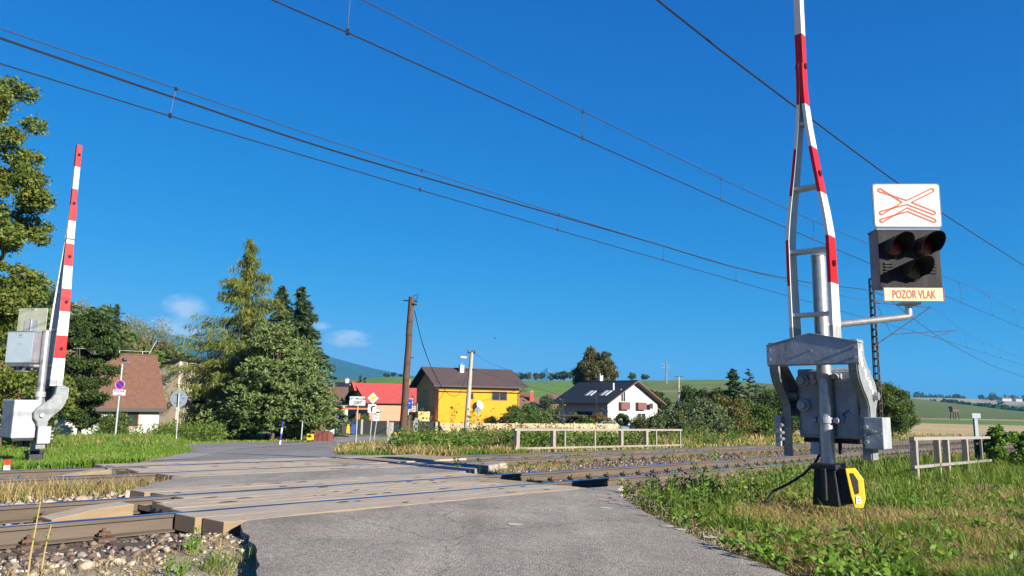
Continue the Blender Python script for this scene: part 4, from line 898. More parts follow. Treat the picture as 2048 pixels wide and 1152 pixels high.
# brown steep-roofed house at the left
M_lroof = roofmat('brown_tile_roof', (.165, .085, .055), sx=2.6)
LA = R_(36); L_ = 10.0; a0_ = at(317, 846, 58); a = Vector((a0_.x - L_ * math.cos(LA), a0_.y - L_ * math.sin(LA), 0)); zz = h1(a0_.x, a0_.y) - .6
e_ = at(323, 823, 58).z - zz; r_ = at(298, 713, 61.5).z - zz
t, r = house('brown_steep_house', 'white cottage with steep brown tiled roof behind the parking sign', 'house', a, LA, L_, 9, e_ + .45, r_ - .1, M_pwhite, M_lroof, ov=.5, ovg=.4, zbase=zz)
chimney(r, L_ - 3.9, 4.4, r_ - .5, r_ + .95, .62, M_pwhite)
win(t, 'S', L_ - 2.2, e_ - 1.15, 1.7, 1.3, fm=mat('orange_window_frame', (.33, .13, .035), .5)); win(t, 'S', L_ - 7.6, e_ - 1.3, 1.6, 1.4, fm=mat('orange_frame_two', (.33, .13, .035), .5))
sl_ = (r_ - e_ - .55) / 4.5
mb = MB()
for k in range(6): mb.cyl((1 + k * L_ / 6, 4.5, r_ + .1), (1 + k * L_ / 6, 4.5, r_ + .4), .03, seg=5)
mb.beam((.3, 4.5, r_ + .38), (L_, 4.5, r_ + .38), .02, .02); mb.beam((L_ - .2, 4.5, r_ + .2), (L_ + .3, 4.5, r_ + 1.3), .03, .03); mb.build('lightning_rod', M_alu, r)
for xx in (.62, .8):
    mb = MB(); x = L_ * xx; y = 3.8; z = e_ + .55 + y * sl_ + .25; mb.box(x - .14, x + .14, y - .3, y, z - .1, z + .12); mb.build('roof_vent', M_fasc, r)
mb = MB(); mb.box(-.4, L_ + .4, -.62, -.50, e_ - .02, e_ + .16); mb.build('gutter', M_fasc, r)
# cream flat-roofed building behind the larch
M_crm = mat('cream_plaster', (.50, .44, .34), .9, var=.08, scale=1, streak=((.33, .29, .22), .5, 1.2)); M_bei = mat('beige_plaster', (.50, .41, .30), .9, var=.08, scale=1, streak=((.24, .2, .15), .4, 1.0))
c0 = at(350, 846, 64); c1 = at(300, 846, 65.6); c2 = at(452, 846, 72); zz = c0.z - 1.2
h0 = at(350, 722, 64).z - zz; hl = at(300, 735, 65.6).z - zz
t = thing('cream_building', 'cream flat-roofed building behind the larch, with stained walls', 'building', (c0.x, c0.y, zz))
v1 = Vector((c1.x - c0.x, c1.y - c0.y, 0)); v2 = Vector((c2.x - c0.x, c2.y - c0.y, 0))
mb = MB(); b_ = [Vector((0, 0, 0)), v2, v2 + v1, v1]; tops = [h0, h0, hl + .1, hl]
vs = [p - Vector((0, 0, 1.6)) for p in b_] + [p + Vector((0, 0, q)) for p, q in zip(b_, tops)]; mb.add(vs, [(0, 1, 5, 4)], 0); mb.add(vs, [(0, 4, 7, 3)], 1); mb.add(vs, [(1, 2, 6, 5), (2, 3, 7, 6), (4, 5, 6, 7)], 0); w_ = mb.build('wall', [M_crm, M_bei], t)
mb = MB(); ctr = sum(b_, Vector()) / 4
rv = [ctr + (p - ctr) * 1.06 + Vector((0, 0, q + .02)) for p, q in zip(b_, tops)]; mb.add(rv + [p + Vector((0, 0, .18)) for p in rv], [(0, 1, 2, 3), (4, 5, 6, 7), (0, 1, 5, 4), (1, 2, 6, 5), (2, 3, 7, 6), (3, 0, 4, 7)]); mb.build('roof', M_fasc, t)
d2 = v2.normalized(); n2 = Vector((d2.y, -d2.x, 0)); d1 = v1.normalized(); n1_ = Vector((-d1.y, d1.x, 0)); n1_ = n1_ if n1_.dot(v2) < 0 else -n1_
for u, z, w, h in ((3.2, 2.7, 2.4, 1.5), (3.2, .9, 2.4, 1.3)):
    o = d2 * u + Vector((0, 0, z)); mb = MB(); mb.obox(o + n2 * .02 + Vector((0, 0, h / 2)), d2 * w / 2, n2 * .02, Vector((0, 0, h / 2))); q = mb.build('window', M_frame_w, t); mb = MB(); mb.obox(o + n2 * .045 + Vector((0, 0, h / 2)), d2 * (w / 2 - .1), n2 * .01, Vector((0, 0, h / 2 - .1))); mb.build('pane', M_glass, q)
o = d1 * 3.2 + Vector((0, 0, 2.9)); mb = MB(); mb.obox(o + n1_ * .03 + Vector((0, 0, .4)), d1 * .4, n1_ * .03, Vector((0, 0, .4))); mb.build('window', M_dark, t)
mb = MB(); bs = d2 * .35 + n2 * .25
for dd in (-.18, .18): mb.beam(bs + d2 * dd, bs + d2 * dd + Vector((0, 0, h0 + .3)), .04, .04)
for k in range(26): mb.beam(bs - d2 * .18 + Vector((0, 0, .3 + k * .27)), bs + d2 * .18 + Vector((0, 0, .3 + k * .27)), .025, .025)
mb.build('wall_ladder', M_mast, t)

# ------------------------------------------------------------------ fences, walls
M_ftan = mat('tan_block_wall', (.37, .27, .17), .9, var=.12, scale=3, bump=.3, bscale=6)
def walls(name, label, cat, pts, h, m, post=None, th=.2, step=2.5, pm=None, group=None):
    o = Vector((*pts[0], h1(*pts[0]))); t = thing(name, label, cat, o, 0, group)
    mb = MB(); mp2 = []
    for a, b in zip(pts[:-1], pts[1:]):
        n = max(1, int(math.hypot(b[0] - a[0], b[1] - a[1]) / step))
        for k in range(n):
            p = Vector((a[0] + (b[0] - a[0]) * k / n, a[1] + (b[1] - a[1]) * k / n, 0)); q = Vector((a[0] + (b[0] - a[0]) * (k + 1) / n, a[1] + (b[1] - a[1]) * (k + 1) / n, 0))
            zp, zq = h1(p.x, p.y), h1(q.x, q.y); x = (q - p).normalized(); y = Vector((-x.y, x.x, 0)) * th / 2
            vs = [p - y + Vector((0, 0, zp - .3)), q - y + Vector((0, 0, zq - .3)), q + y + Vector((0, 0, zq - .3)), p + y + Vector((0, 0, zp - .3)), p - y + Vector((0, 0, zp + h)), q - y + Vector((0, 0, zp + h)), q + y + Vector((0, 0, zp + h)), p + y + Vector((0, 0, zp + h))]
            mb.add([v - o for v in vs], [(0, 1, 2, 3), (4, 5, 6, 7), (0, 1, 5, 4), (1, 2, 6, 5), (2, 3, 7, 6), (3, 0, 4, 7)])
            if post: mp2.append((p, zp, x, y))
    mb.build('panel', m, t)
    for p, zp, x, y in mp2:
        mb = MB(); c = p - o + Vector((0, 0, 0)); mb.obox(Vector((c.x, c.y, zp - o.z + h / 2 + post / 2)), x * .11, y * 1.6 + y.normalized() * .02, Vector((0, 0, h / 2 + post))); mb.build('post', pm, t)
    return t
def xy(px, Y): p = at(px, 850, Y); return (p.x, p.y)
walls('garden_wall', 'tan block garden wall in front of the yellow house', 'wall', [xy(872, 84), xy(960, 86), xy(1100, 90), xy(1235, 96)], 1.25, M_ftan, post=.08, step=3.4, pm=M_ftan)
M_fdark = mat('dark_fence_boards', (.020, .024, .026), .7, var=.3, scale=6, stretch=(1, 1, 8)); M_fpost = mat('concrete_post', (.33, .29, .24), .9, var=.15)
walls('dark_fence', 'dark board fence with pale concrete posts by the junction', 'fence', [xy(724, 84), xy(880, 84)], 1.45, M_fdark, post=.06, step=2.2, pm=M_fpost, th=.06)
walls('metal_gate', 'blue grey metal gate left of the dark fence', 'gate', [xy(684, 85), xy(722, 84)], 1.55, mat('gate_blue_grey', (.05, .075, .085), .5, var=.2, scale=4, stretch=(8, 1, 1)), th=.05, step=1.2, post=.03, pm=M_fasc)
for px, c, lb in ((690, (.05, .05, .055), 'grey wheelie bin by the metal gate'), (698.5, (.5, .33, .02), 'yellow wheelie bin between two darker bins'), (706, (.03, .07, .25), 'blue wheelie bin at the gate')):
    x, y = xy(px, 82.5); t = thing('wheelie_bin', lb, 'bin', (x, y, h1(x, y)), 0, 'bins by the gate'); m = mat('bin_plastic', c, .5)
    mb = MB(); mb.prism([(-.22, .1), (.22, .1), (.28, .95), (-.28, .95)], (0, -.28, 0), (1, 0, 0), (0, 0, 1), (0, .56, 0)); mb.build('body', m, t, bevel=.02); mb = MB(); mb.prism([(-.31, .95), (.31, .95), (.28, 1.05), (-.28, 1.05)], (0, -.33, 0), (1, 0, 0), (0, 0, 1), (0, .66, 0)); mb.build('lid', m, t); mb = MB(); mb.cyl((-.28, .22, .1), (-.2, .22, .1), .1); mb.build('wheel', M_black, t); mb = MB(); mb.cyl((.2, .22, .1), (.28, .22, .1), .1); mb.build('wheel', M_black, t)
# pergola with pale pots and the pedestrian area
x, y = xy(655, 88); t = thing('wooden_carport', 'orange-brown timber carport behind the blue crossing sign', 'carport', (x, y, h1(x, y)), R_(6)); m = mat('orange_timber', (.33, .13, .045), .6, var=.2, scale=4)
for i, (a, b) in enumerate(((-3, -1), (3.3, -1), (-3, 2), (3.3, 2))): mb = MB(); mb.box(a - .1, a + .1, b - .1, b + .1, 0, 2.6); mb.build('post', m, t)
mb = MB(); mb.box(-4.2, 4.6, -1.6, -1.45, 2.6, 2.8); mb.box(-4.2, 4.6, 2.4, 2.55, 2.6, 2.8); [mb.box(-4 + k, -3.88 + k, -1.4, 2.4, 2.8, 2.92) for k in range(9)]; mb.build('beam', m, t); mb = MB(); mb.box(-4.3, 4.7, -1.7, 2.6, 2.93, 3.0); mb.build('roof', M_fasc, t)
x, y = xy(629, 92); t = thing('gate_shelter', 'small tan-roofed shelter left of the carport', 'shelter', (x, y, h1(x, y))); mb = MB(); mb.prism([(-1.7, 2.9), (1.9, 2.9), (.9, 5.0), (-1.7, 5.0)], (0, -1, 0), (1, 0, 0), (0, .35, .94), (0, .1, 0)); mb.build('roof', mat('tan_shingle', (.30, .17, .08), .8, var=.2), t); [MB().box(a - .15, a + .15, -.4, .2, 0, 3.0).build('post', M_pwhite, t) for a in (-1.4, 1.3)]
for k, (px, lb) in enumerate(((635.5, 'left brick gate pillar under the carport'), (644.5, 'middle brick gate pillar under the carport'), (654, 'right brick gate pillar under the carport'))):
    x, y = xy(px, 86.5); mb = MB(); mb.box(x - .25, x + .25, y - .25, y + .25, h1(x, y) - .2, h1(x, y) + 1.6); mb.box(x - .32, x + .32, y - .32, y + .32, h1(x, y) + 1.6, h1(x, y) + 1.72); tag(mb.build('gate_pillar', mat('red_brick_pillar', (.22, .06, .04), .9, var=.2), origin=(x, y, h1(x, y))), lb, 'pillar', 'brick gate pillars')

# ------------------------------------------------------------------ poles, lamps, signs
M_conc = mat('concrete', (.30, .275, .235), .9, var=.2, scale=6, bump=.4, bscale=30, streak=((.2, .18, .15), .5, 4))
M_pole = mat('tarred_wood', (.040, .024, .017), .8, var=.45, scale=3, bump=.7, bscale=6, col2=(.10, .058, .04), stretch=(7, 7, .5))
M_post = mat('zinc_post', (.33, .335, .34), .45, .5, var=.15, scale=10)
M_blue = mat('sign_blue', (.012, .06, .42), .4, var=.05); M_sw = mat('sign_white', (.55, .55, .53), .4, var=.05); M_sblk = mat('sign_black', (.012, .012, .012), .5); M_sred = mat('sign_red', (.42, .012, .03), .4); M_syel = mat('sign_yellow', (.55, .50, .10), .45); M_sback = mat('sign_back_grey', (.20, .25, .28), .5, .2, var=.1, scale=5)
M_sblu2 = mat('sign_deep_blue', (.03, .03, .34), .4)
# wooden pole, its concrete stub, conduit
pb = ground(790, 906, 12, 30); Yp = pb.y; topp = at(823, 593, Yp); base = at(803, 906, Yp); bz = h1(base.x, base.y) - .2
def loc_at(px, py, Y): v = at(px, py, Y); return Vector((v.x - base.x, v.y - base.y, v.z - bz))
t = thing('wooden_pole', 'leaning dark wooden pole with loose cable beside the crossing', 'pole', (base.x, base.y, bz))
b0 = Vector((0, 0, 0)); b1 = loc_at(823, 594, Yp); mb = MB(); mb.tube([b0 + (b1 - b0) * k / 10 + Vector((.008 * math.sin(k * 2.1), 0, 0)) for k in range(11)], [.135 - .0035 * k for k in range(11)], seg=18); mb.build('post', M_pole, t, smooth=True)
b2 = loc_at(813, 830, Yp + .05); mb = MB(); mb.tube([Vector((.10, .18, -.1)), b2 + Vector((.06, .2, 0))], .075, seg=12); mb.build('stub', M_pole, t, smooth=True)
mb = MB()
for k in (.26, .62): p = b0 + (b1 - b0) * k; mb.tube([p + Vector((.15 * math.cos(a) + .03, .15 * math.sin(a) + .06, 0)) for a in np.linspace(0, 6.28, 13)], .012, seg=5)
mb.build('band', M_mast, t)
mb = MB(); mb.tube([b1 + Vector((-.28, 0, -.12)), b1 + Vector((.22, 0, -.16))], .022, seg=8); mb.tube([b1 + Vector((.05, -.1, -.25)), b1 + Vector((.2, -.1, -.28))], .03, seg=8); mb.tube([b1 + Vector((-.1, -.05, -.15)), b1 + Vector((.1, -.05, .05)), b1 + Vector((.24, -.05, .1)), b1 + Vector((.2, -.02, -.05)), b1 + Vector((.06, -.02, -.2))], .014, seg=6); mb.build('crossarm', M_black, t)
cb = [loc_at(829, 622, Yp)]; ye = [loc_at(*q) for q in ((846, 690, 34), (866, 742, 50), (884, 774, 66), (902, 791, 80), (918, 788, 86), (930, 758, 88))]
mb = MB(); mb.tube(smooth(cb + ye, 6), [.014] * 6 + [.02] * 6 + [.03] * 25, seg=5); mb.build('cable', M_cable, t)
mb = MB(); a = at(779, 908, Yp - .15) ; a2 = at(783, 852, Yp - .15); lo = lambda v: Vector((v.x - base.x, v.y - base.y, v.z - bz))
mb.obox((lo(a) + lo(a2)) / 2 + Vector((-.02, 0, 0)), Vector((.085, 0, .0)), Vector((0, .09, 0)), (lo(a2) - lo(a)) / 2 + Vector((0, 0, .12)));  st = mb.build('concrete_stub', M_conc, t, bevel=.012)
mb = MB(); a = lo(at(788, 908, Yp - .3)); a2 = lo(at(791.5, 868, Yp - .3)); mb.tube([a - Vector((0, 0, .15)), a2], .045, seg=12); mb.build('cable_conduit', mat('conduit_blue_grey', (.27, .33, .40), .4, .4, var=.15), t, smooth=True)
mb = MB(); mb.box(a2.x - .05, a2.x + .09, a2.y - .06, a2.y + .06, a2.z - .0, a2.z + .05); mb.build('conduit_cap', M_yel, t); mb = MB(); mb.cyl(a2 + Vector((.03, 0, .04)), a2 + Vector((.035, 0, .2)), .02, seg=8); mb.tube([a + Vector((.03, -.05, .42)), a + Vector((.04, -.06, .3)), a + Vector((-.04, -.05, .2))], .016, seg=6); mb.build('cable_end', M_cable, t)
# concrete lamp post with wires
def post(px, py, Y, topx, topy):
    b = at(px, py, Y); z = h1(b.x, b.y); tp = at(topx, topy, Y); return b, z, Vector((tp.x - b.x, tp.y - b.y, tp.z - z))
b, z, tp = post(931, 862, 62, 943.5, 704)
t = thing('concrete_lamp_post', 'pale concrete lamp post with white lamp in front of the yellow house', 'lamp post', (b.x, b.y, z))
mb = MB(); mb.tube([Vector((0, 0, -.3)), tp], [.22, .14], seg=12); mb.build('post', M_conc, t, smooth=True)
for k in (.99, .80): mb = MB(); p = tp * k; mb.beam(p + Vector((-.35, -.05, 0)), p + Vector((.3, -.05, 0)), .08, .1); [mb.cyl(p + Vector((x, -.05, 0)), p + Vector((x, -.05, .22 if k > .9 else -.22)), .045, seg=8) for x in (-.3, .05, .25)]; mb.build('bracket', M_black, t)
lp = at(926, 715, 62) - Vector((b.x, b.y, z)); mb = MB(); mb.tube([tp * .93, (tp * .93 + lp) / 2 + Vector((0, 0, .02)), lp + Vector((.2, 0, -.03))], .03, seg=8); mb.build('lamp_arm', M_post, t)
mb = MB(); mb.sphere(lp, .30, .14, .11, 14, 8); mb.build('lamp_head', mat('lamp_white', (.62, .62, .60), .3), t, smooth=True)
for q in (((1000, 734, 95), (1110, 772, 140)), ((1040, 768, 90), (1160, 800, 120))):
    s_ = tp * (.985 if q[0][1] < 750 else .80) + Vector((.2, 0, 0)); mb = MB(); mb.tube(smooth([s_] + [at(*w) - Vector((b.x, b.y, z)) for w in q], 6), [.012] * 6 + [.02] * 7, seg=4); mb.build('service_wire', M_cable, t)
# small far posts and lamps
for px, py, Y, tx, ty, lamp, lb in ((1357, 845, 150, 1357.5, 753, 0, 'bare concrete power pole with two crossbars above the willow bush'), (1531, 850, 150, 1528.5, 795, -1, 'short concrete lamp pole among the dark shrubs'), (1585, 850, 120, 1582, 786, -1, 'slim lamp post with white head beside the left counterweight')):
    b, z, tp = post(px, py, Y, tx, ty); t = thing('power_pole' if not lamp else 'lamp_pole', lb, 'pole', (b.x, b.y, z)); mb = MB(); mb.tube([Vector((0, 0, -.2)), tp], [.24, .15], seg=8); mb.build('post', M_conc, t)
    if lamp: mb = MB(); mb.tube([tp * .97, tp + Vector((-1.0, 0, .1))], .05, seg=6); mb.build('lamp_arm', M_post, t); mb = MB(); mb.sphere(tp + Vector((-1.1, 0, .08)), .5, .22, .17, 10, 6); mb.build('lamp_head', M_frame_w, t)
    else:
        for k in (1.0, .78): mb = MB(); mb.beam(tp * k + Vector((-.9, 0, 0)), tp * k + Vector((.9, 0, 0)), .12, .14); mb.build('crossbar', M_mast, t)
# lattice power pylon on the hill
b = ground(1333, 768, 300, 900); hh = at(1332, 722, b.y).z - b.z; t = thing('power_pylon', 'grey lattice power pylon standing on the green hill', 'pylon', b); mb = MB(); w0 = hh * .05
for sx in (-1, 1):
    for sy in (-1, 1): mb.beam((sx * w0, sy * w0, 0), (sx * w0 * .25, sy * w0 * .25, hh), .22, .22)
n = 9
for k in range(n):
    z0, z1 = hh * k / n, hh * (k + 1) / n; a, c = w0 * (1 - .75 * k / n), w0 * (1 - .75 * (k + 1) / n)
    for sy in (-1, 1): mb.beam((-a, sy * a, z0), (c, sy * c, z1), .12, .12); mb.beam((a, sy * a, z0), (-c, sy * c, z1), .12, .12)
mb.build('mast', mat('pylon_grey', (.20, .23, .25), .6), t)
for z, w, s_ in ((.86, .16, -1), (.80, .16, 1), (.70, .2, 1), (.72, .2, -1)): mb = MB(); mb.beam((0, 0, hh * z), (s_ * hh * w, 0, hh * z), .28, .28); mb.build('crossarm', mat('pylon_arm', (.20, .23, .25), .6), t)

def sign_thing(name, label, cat, px, py, Y, tx, ty, r=.03, group=None):
    b = at(px, py, Y); z = h1(b.x, b.y); tp = at(tx, ty, Y) - Vector((b.x, b.y, z)); t = thing(name, label, cat, (b.x, b.y, z), 0, group)
    mb = MB(); mb.tube([Vector((0, 0, -.2)), tp], r, seg=10); mb.build('post', M_post, t, smooth=True); return t, tp, (b.x, b.y, z)
def lp_(o, px, py, Y): v = at(px, py, Y); return Vector((v.x - o[0], v.y - o[1], v.z - o[2]))
def board(t, c, w, h, m, name='board', th=.02, rx=.03, back=None, yaw=0):
    X = Vector((math.cos(yaw), math.sin(yaw), 0)); Nn = Vector((-math.sin(yaw), math.cos(yaw), 0)); mb = MB(); mb.prism(rounded(w / 2, h / 2, min(rx, h * .3)), c - Nn * (.05 + th), X, (0, 0, 1), Nn * th); return mb.build(name, m, t)
def pbox(parent, c, pts, m, name, off=.075, th=.004):  # flat polygon on a board
    mb = MB(); mb.prism(pts, c - Vector((0, off, 0)), (1, 0, 0), (0, 0, 1), (0, th, 0)); return mb.build(name, m, parent)
# no-parking sign on the street lamp
Y = 46; t, tp, o = sign_thing('street_lamp', 'slim silver street lamp behind the no parking sign', 'lamp post', 229, 883, Y, 244.5, 730, .06)
tp2 = lp_(o, 245, 727, Y); e = lp_(o, 257, 724.5, Y); mb = MB(); mb.tube([tp, tp2, e], [.05, .045, .06], seg=8); mb.build('lamp_head', M_post, t)
c = lp_(o, 241, 769.5, Y - .05); g = thing('no_parking_sign', 'round blue and red no parking sign with white plate on the street lamp', 'road sign', (o[0], o[1] - .05, o[2]))
mb = MB(); mb.disc(c, (0, -1, 0), .28, .015, 28); d_ = mb.build('disc', M_sred, g); mb = MB(); mb.disc(c - Vector((0, .016, 0)), (0, -1, 0), .21, .004, 28); mb.build('blue_field', M_sblu2, d_); mb = MB(); q = Vector((.15, 0, -.15)); mb.beam(c - q - Vector((0, .021, 0)), c + q - Vector((0, .021, 0)), .055, .004, up=(0, 1, 0)); mb.build('slash', M_sred, d_)
mb = MB(); mb.tube([c + Vector((  .272 * math.cos(a), -.016, .272 * math.sin(a))) for a in np.linspace(0, 6.2832, 29)], .009, seg=5); mb.build('rim', M_sw, d_)
c2 = lp_(o, 239.5, 785, Y - .05); bd = board(g, c2 + Vector((0, .05, 0)), .73, .33, M_sw, 'plate', .012); text('plate_text', 'POĽNÁ', M_sblu2, bd, tuple(c2 + Vector((0, -.016, .06))), (math.pi / 2, 0, 0), .19); text('plate_text', 'ULICA', M_sblu2, bd, tuple(c2 + Vector((0, -.016, -.1))), (math.pi / 2, 0, 0), .12)
# round sign seen from behind
Y = 37; t, tp, o = sign_thing('round_sign', 'round traffic sign seen from its grey back, near the larch', 'road sign', 352, 887, Y, 358, 786, .035)
c = lp_(o, 357.5, 797.5, Y + .06); mb = MB(); mb.disc(c + Vector((0, .02, 0)), (0, -1, 0), .405, .02, 32); d_ = mb.build('disc', M_sback, t)
mb = MB(); [mb.box(c.x - .17, c.x + .17, c.y - .025, c.y - .0, c.z + zz - .015, c.z + zz + .015) for zz in (-.19, .19)]; mb.box(c.x - .06, c.x - .045, c.y - .02, c.y, c.z - .2, c.z + .2); mb.build('clamp', M_rim, d_); mb = MB(); mb.prism([(.12, .02), (.24, .0), (.24, .03), (.18, .05)], c - Vector((0, .004, 0)), (1, 0, 0), (0, 0, 1), (0, .003, 0)); mb.build('sticker', M_blue, d_)
# town sign
Y = 46; t, tp, o = sign_thing('town_sign', 'white town name sign reading LIPT. MIKULÁŠ on a single post', 'road sign', 711, 891, Y, 716, 806, .04)
c = lp_(o, 715.5, 802, Y); mb = MB(); mb.prism(rounded(.485, .28, .03), c - Vector((0, .075, 0)), (1, 0, 0), (0, 0, 1), (0, .02, 0)); bd = mb.build('board', M_sblk, t); mb = MB(); mb.prism(rounded(.465, .26, .03), c - Vector((0, .08, 0)), (1, 0, 0), (0, 0, 1), (0, .005, 0)); mb.build('board_face', M_sw, bd)
for s_, zz, sz_, sx_ in (('LIPT. MIKULÁŠ', .13, .18, .82), ('mestská časť', -.03, .105, .9), ('STOŠICE', -.15, .15, .8)): text('lettering', s_, M_sblk, bd, tuple(c + Vector((0, -.082, zz))), (math.pi / 2, 0, 0), sz_, sx=sx_)
# priority sign + bend plate
Y = 48; t, tp, o = sign_thing('priority_sign', 'yellow diamond priority road sign over a turning arrow plate', 'road sign', 738.5, 884, Y, 748, 790, .035)
c = lp_(o, 746.5, 796.3, Y); mb = MB(); q = .34; mb.prism([(0, q), (q, 0), (0, -q), (-q, 0)], c - Vector((0, .07, 0)), (1, 0, 0), (0, 0, 1), (0, .02, 0)); bd = mb.build('diamond', M_sw, t); q = .22; pbox(bd, c, [(0, q), (q, 0), (0, -q), (-q, 0)], M_syel, 'yellow_field', .075)
c = lp_(o, 744.3, 817, Y); bd = board(t, c, .5, .52, M_sw, 'arrow_plate', rx=.03); pbox(bd, c, [(-.07, -.2), (.03, -.2), (.03, .03), (.06, .09), (.19, .09), (.19, .17), (.02, .17), (-.07, .08)], M_sblk, 'thick_arrow'); pbox(bd, c, [(-.2, .1), (-.09, .1), (-.09, .13), (-.2, .13)], M_sblk, 'thin_bar')
# no-truck sign
Y = 62; t, tp, o = sign_thing('no_trucks_sign', 'leaning round sign banning lorries with white plate, by the fence', 'road sign', 747.5, 866, Y, 757, 815, .04)
c = lp_(o, 756, 824, Y); mb = MB(); mb.disc(c - Vector((0, .03, 0)), (0, -1, 0), .30, .02, 28); d_ = mb.build('disc', M_sw, t); mb = MB(); mb.tube([c + Vector((.26 * math.cos(a), -.055, .26 * math.sin(a))) for a in np.linspace(0, 6.2832, 29)], .022, seg=6); mb.build('dark_ring', M_sblk, d_); pbox(d_, c, [(-.15, -.06), (.15, -.06), (.15, 0), (.08, .0), (.08, .05), (-.15, .03)], M_sblk, 'lorry_symbol', .056)
c = lp_(o, 753, 836.5, Y); bd = board(t, c, .42, .42, M_sw, 'plate'); pbox(bd, c, [(-.15, .05), (.15, .05), (.15, .09), (-.15, .09)], M_sblk, 'plate_line'); pbox(bd, c, [(-.15, -.06), (.15, -.06), (.15, -.02), (-.15, -.02)], M_sblk, 'plate_line')
# blue residential zone sign
Y = 44; t, tp, o = sign_thing('blue_zone_sign', 'blue rectangular zone sign beside the wooden pole', 'road sign', 813.5, 884, Y, 817, 818, .035)
c = lp_(o, 815.5, 808, Y); bd = board(t, c, .56, .62, M_sw, 'board', rx=.05); mb = MB(); mb.prism(rounded(.255, .285, .04), c - Vector((0, .074, 0)), (1, 0, 0), (0, 0, 1), (0, .004, 0)); mb.build('blue_face', M_blue, bd)
pbox(bd, c, [(.02, -.02), (.2, -.02), (.2, .1), (.11, .17), (.02, .1)], M_sblu2, 'house_symbol', .078); pbox(bd, c, [(-.16, -.18), (-.12, -.18), (-.11, -.06), (-.13, .02), (-.17, -.06)], M_sw, 'walker_symbol', .078); pbox(bd, c, [(.07, .02), (.15, .02), (.15, .08), (.07, .08)], M_sw, 'window_symbol', .082)
# grey narrow plate right of it
Y = 58; t, tp, o = sign_thing('narrow_panel_sign', 'narrow grey sign panel on a thin post behind the blue sign', 'road sign', 831, 874, Y, 832.5, 840, .03); c = lp_(o, 833, 850, Y); board(t, c, .26, 1.05, M_sback, 'board')
# pedestrian crossing sign
Y = 78; t, tp, o = sign_thing('pedestrian_crossing_sign', 'small blue square sign with white triangle near the carport', 'road sign', 672, 861, Y, 674.5, 834, .045); c = lp_(o, 673.3, 830, Y); bd = board(t, c, .5, .5, M_blue, 'board'); pbox(bd, c, [(-.17, -.15), (.17, -.15), (0, .17)], M_sw, 'white_triangle'); pbox(bd, c, [(-.04, -.15), (.05, -.15), (.01, .03)], M_sblk, 'walker_symbol', .08)
# other thin posts and grey panel at the bus stop
Y = 62; t, tp, o = sign_thing('stop_post', 'tall thin post beside the yellow container', 'post', 616.5, 869, Y, 619.5, 826, .045); Y = 66; t, tp, o = sign_thing('grey_panel_post', 'pale grey notice panel between thin posts near the container', 'notice board', 626, 862, Y, 628, 830, .04); c = lp_(o, 629.5, 841, Y); board(t, c, .26, 1.15, M_sback, 'board')
Y = 58; sign_thing('low_post', 'short leaning grey post under the pine', 'post', 603, 866, Y, 605, 842, .05)
# blue-white marker
b = at(560, 880, 42); z = h1(b.x, b.y); t = thing('marker_post', 'slanted blue and white striped marker post in front of the conifers', 'marker post', (b.x, b.y, z), 0, rot=(0, R_(4), 0)); H_ = at(562, 843, 42).z - z
for k in range(4): mb = MB(); mb.cyl((0, 0, H_ * k / 4), (0, 0, H_ * (k + 1) / 4), .05, seg=10); mb.build('stripe', M_sw if k % 2 == 0 else M_sblu2, t)
# yellow container, brown waste shelter
b = at(622.5, 869.5, 60); z = h1(b.x, b.y); t = thing('yellow_container', 'small bright yellow container with black symbol', 'container', (b.x, b.y, z)); mb = MB(); mb.prism([(-.28, .06), (.26, .06), (.3, .5), (.22, .56), (-.26, .56), (-.3, .5)], (0, -.25, 0), (1, 0, 0), (0, 0, 1), (0, .5, 0)); mb.build('body', M_yel, t, bevel=.02); pbox(t, Vector((0, -.18, .36)), [(-.2, .06), (-.02, -.02), (.1, -.06), (.05, .06), (-.05, .1)], M_sblk, 'symbol', .078); mb = MB(); [mb.box(a - .05, a + .05, -.2, .2, 0, .06) for a in (-.2, .2)]; mb.build('foot', M_black, t)
b = at(647, 874, 56); z = h1(b.x, b.y); t = thing('waste_enclosure', 'brown wooden waste box with slanted top at the roadside', 'waste box', (b.x, b.y, z), R_(-8)); m = mat('brown_red_boards', (.16, .05, .035), .7, var=.3, scale=4, stretch=(9, 9, .6)); mb = MB(); mb.prism([(-.55, 0), (.55, 0), (.55, .62), (.25, .80), (-.55, .80)], (0, -.4, 0), (1, 0, 0), (0, 0, 1), (0, .8, 0)); mb.build('body', m, t); [MB().box(a - .05, a + .05, -.43, -.4, 0, .62).build('batten', m, t) for a in (-.5, -.17, .17, .5)]
b = at(657, 866, 66); z = h1(b.x, b.y); mb = MB(); mb.prism([(-.35, 0), (.4, 0), (.4, .85), (.0, .7), (-.35, .8)], (b.x, b.y, z), (1, 0, 0), (0, 0, 1), (0, .4, 0)); tag(mb.build('stone_planter', M_pwhite, origin=(b.x, b.y, z)), 'white stone planter behind the brown waste box', 'planter')
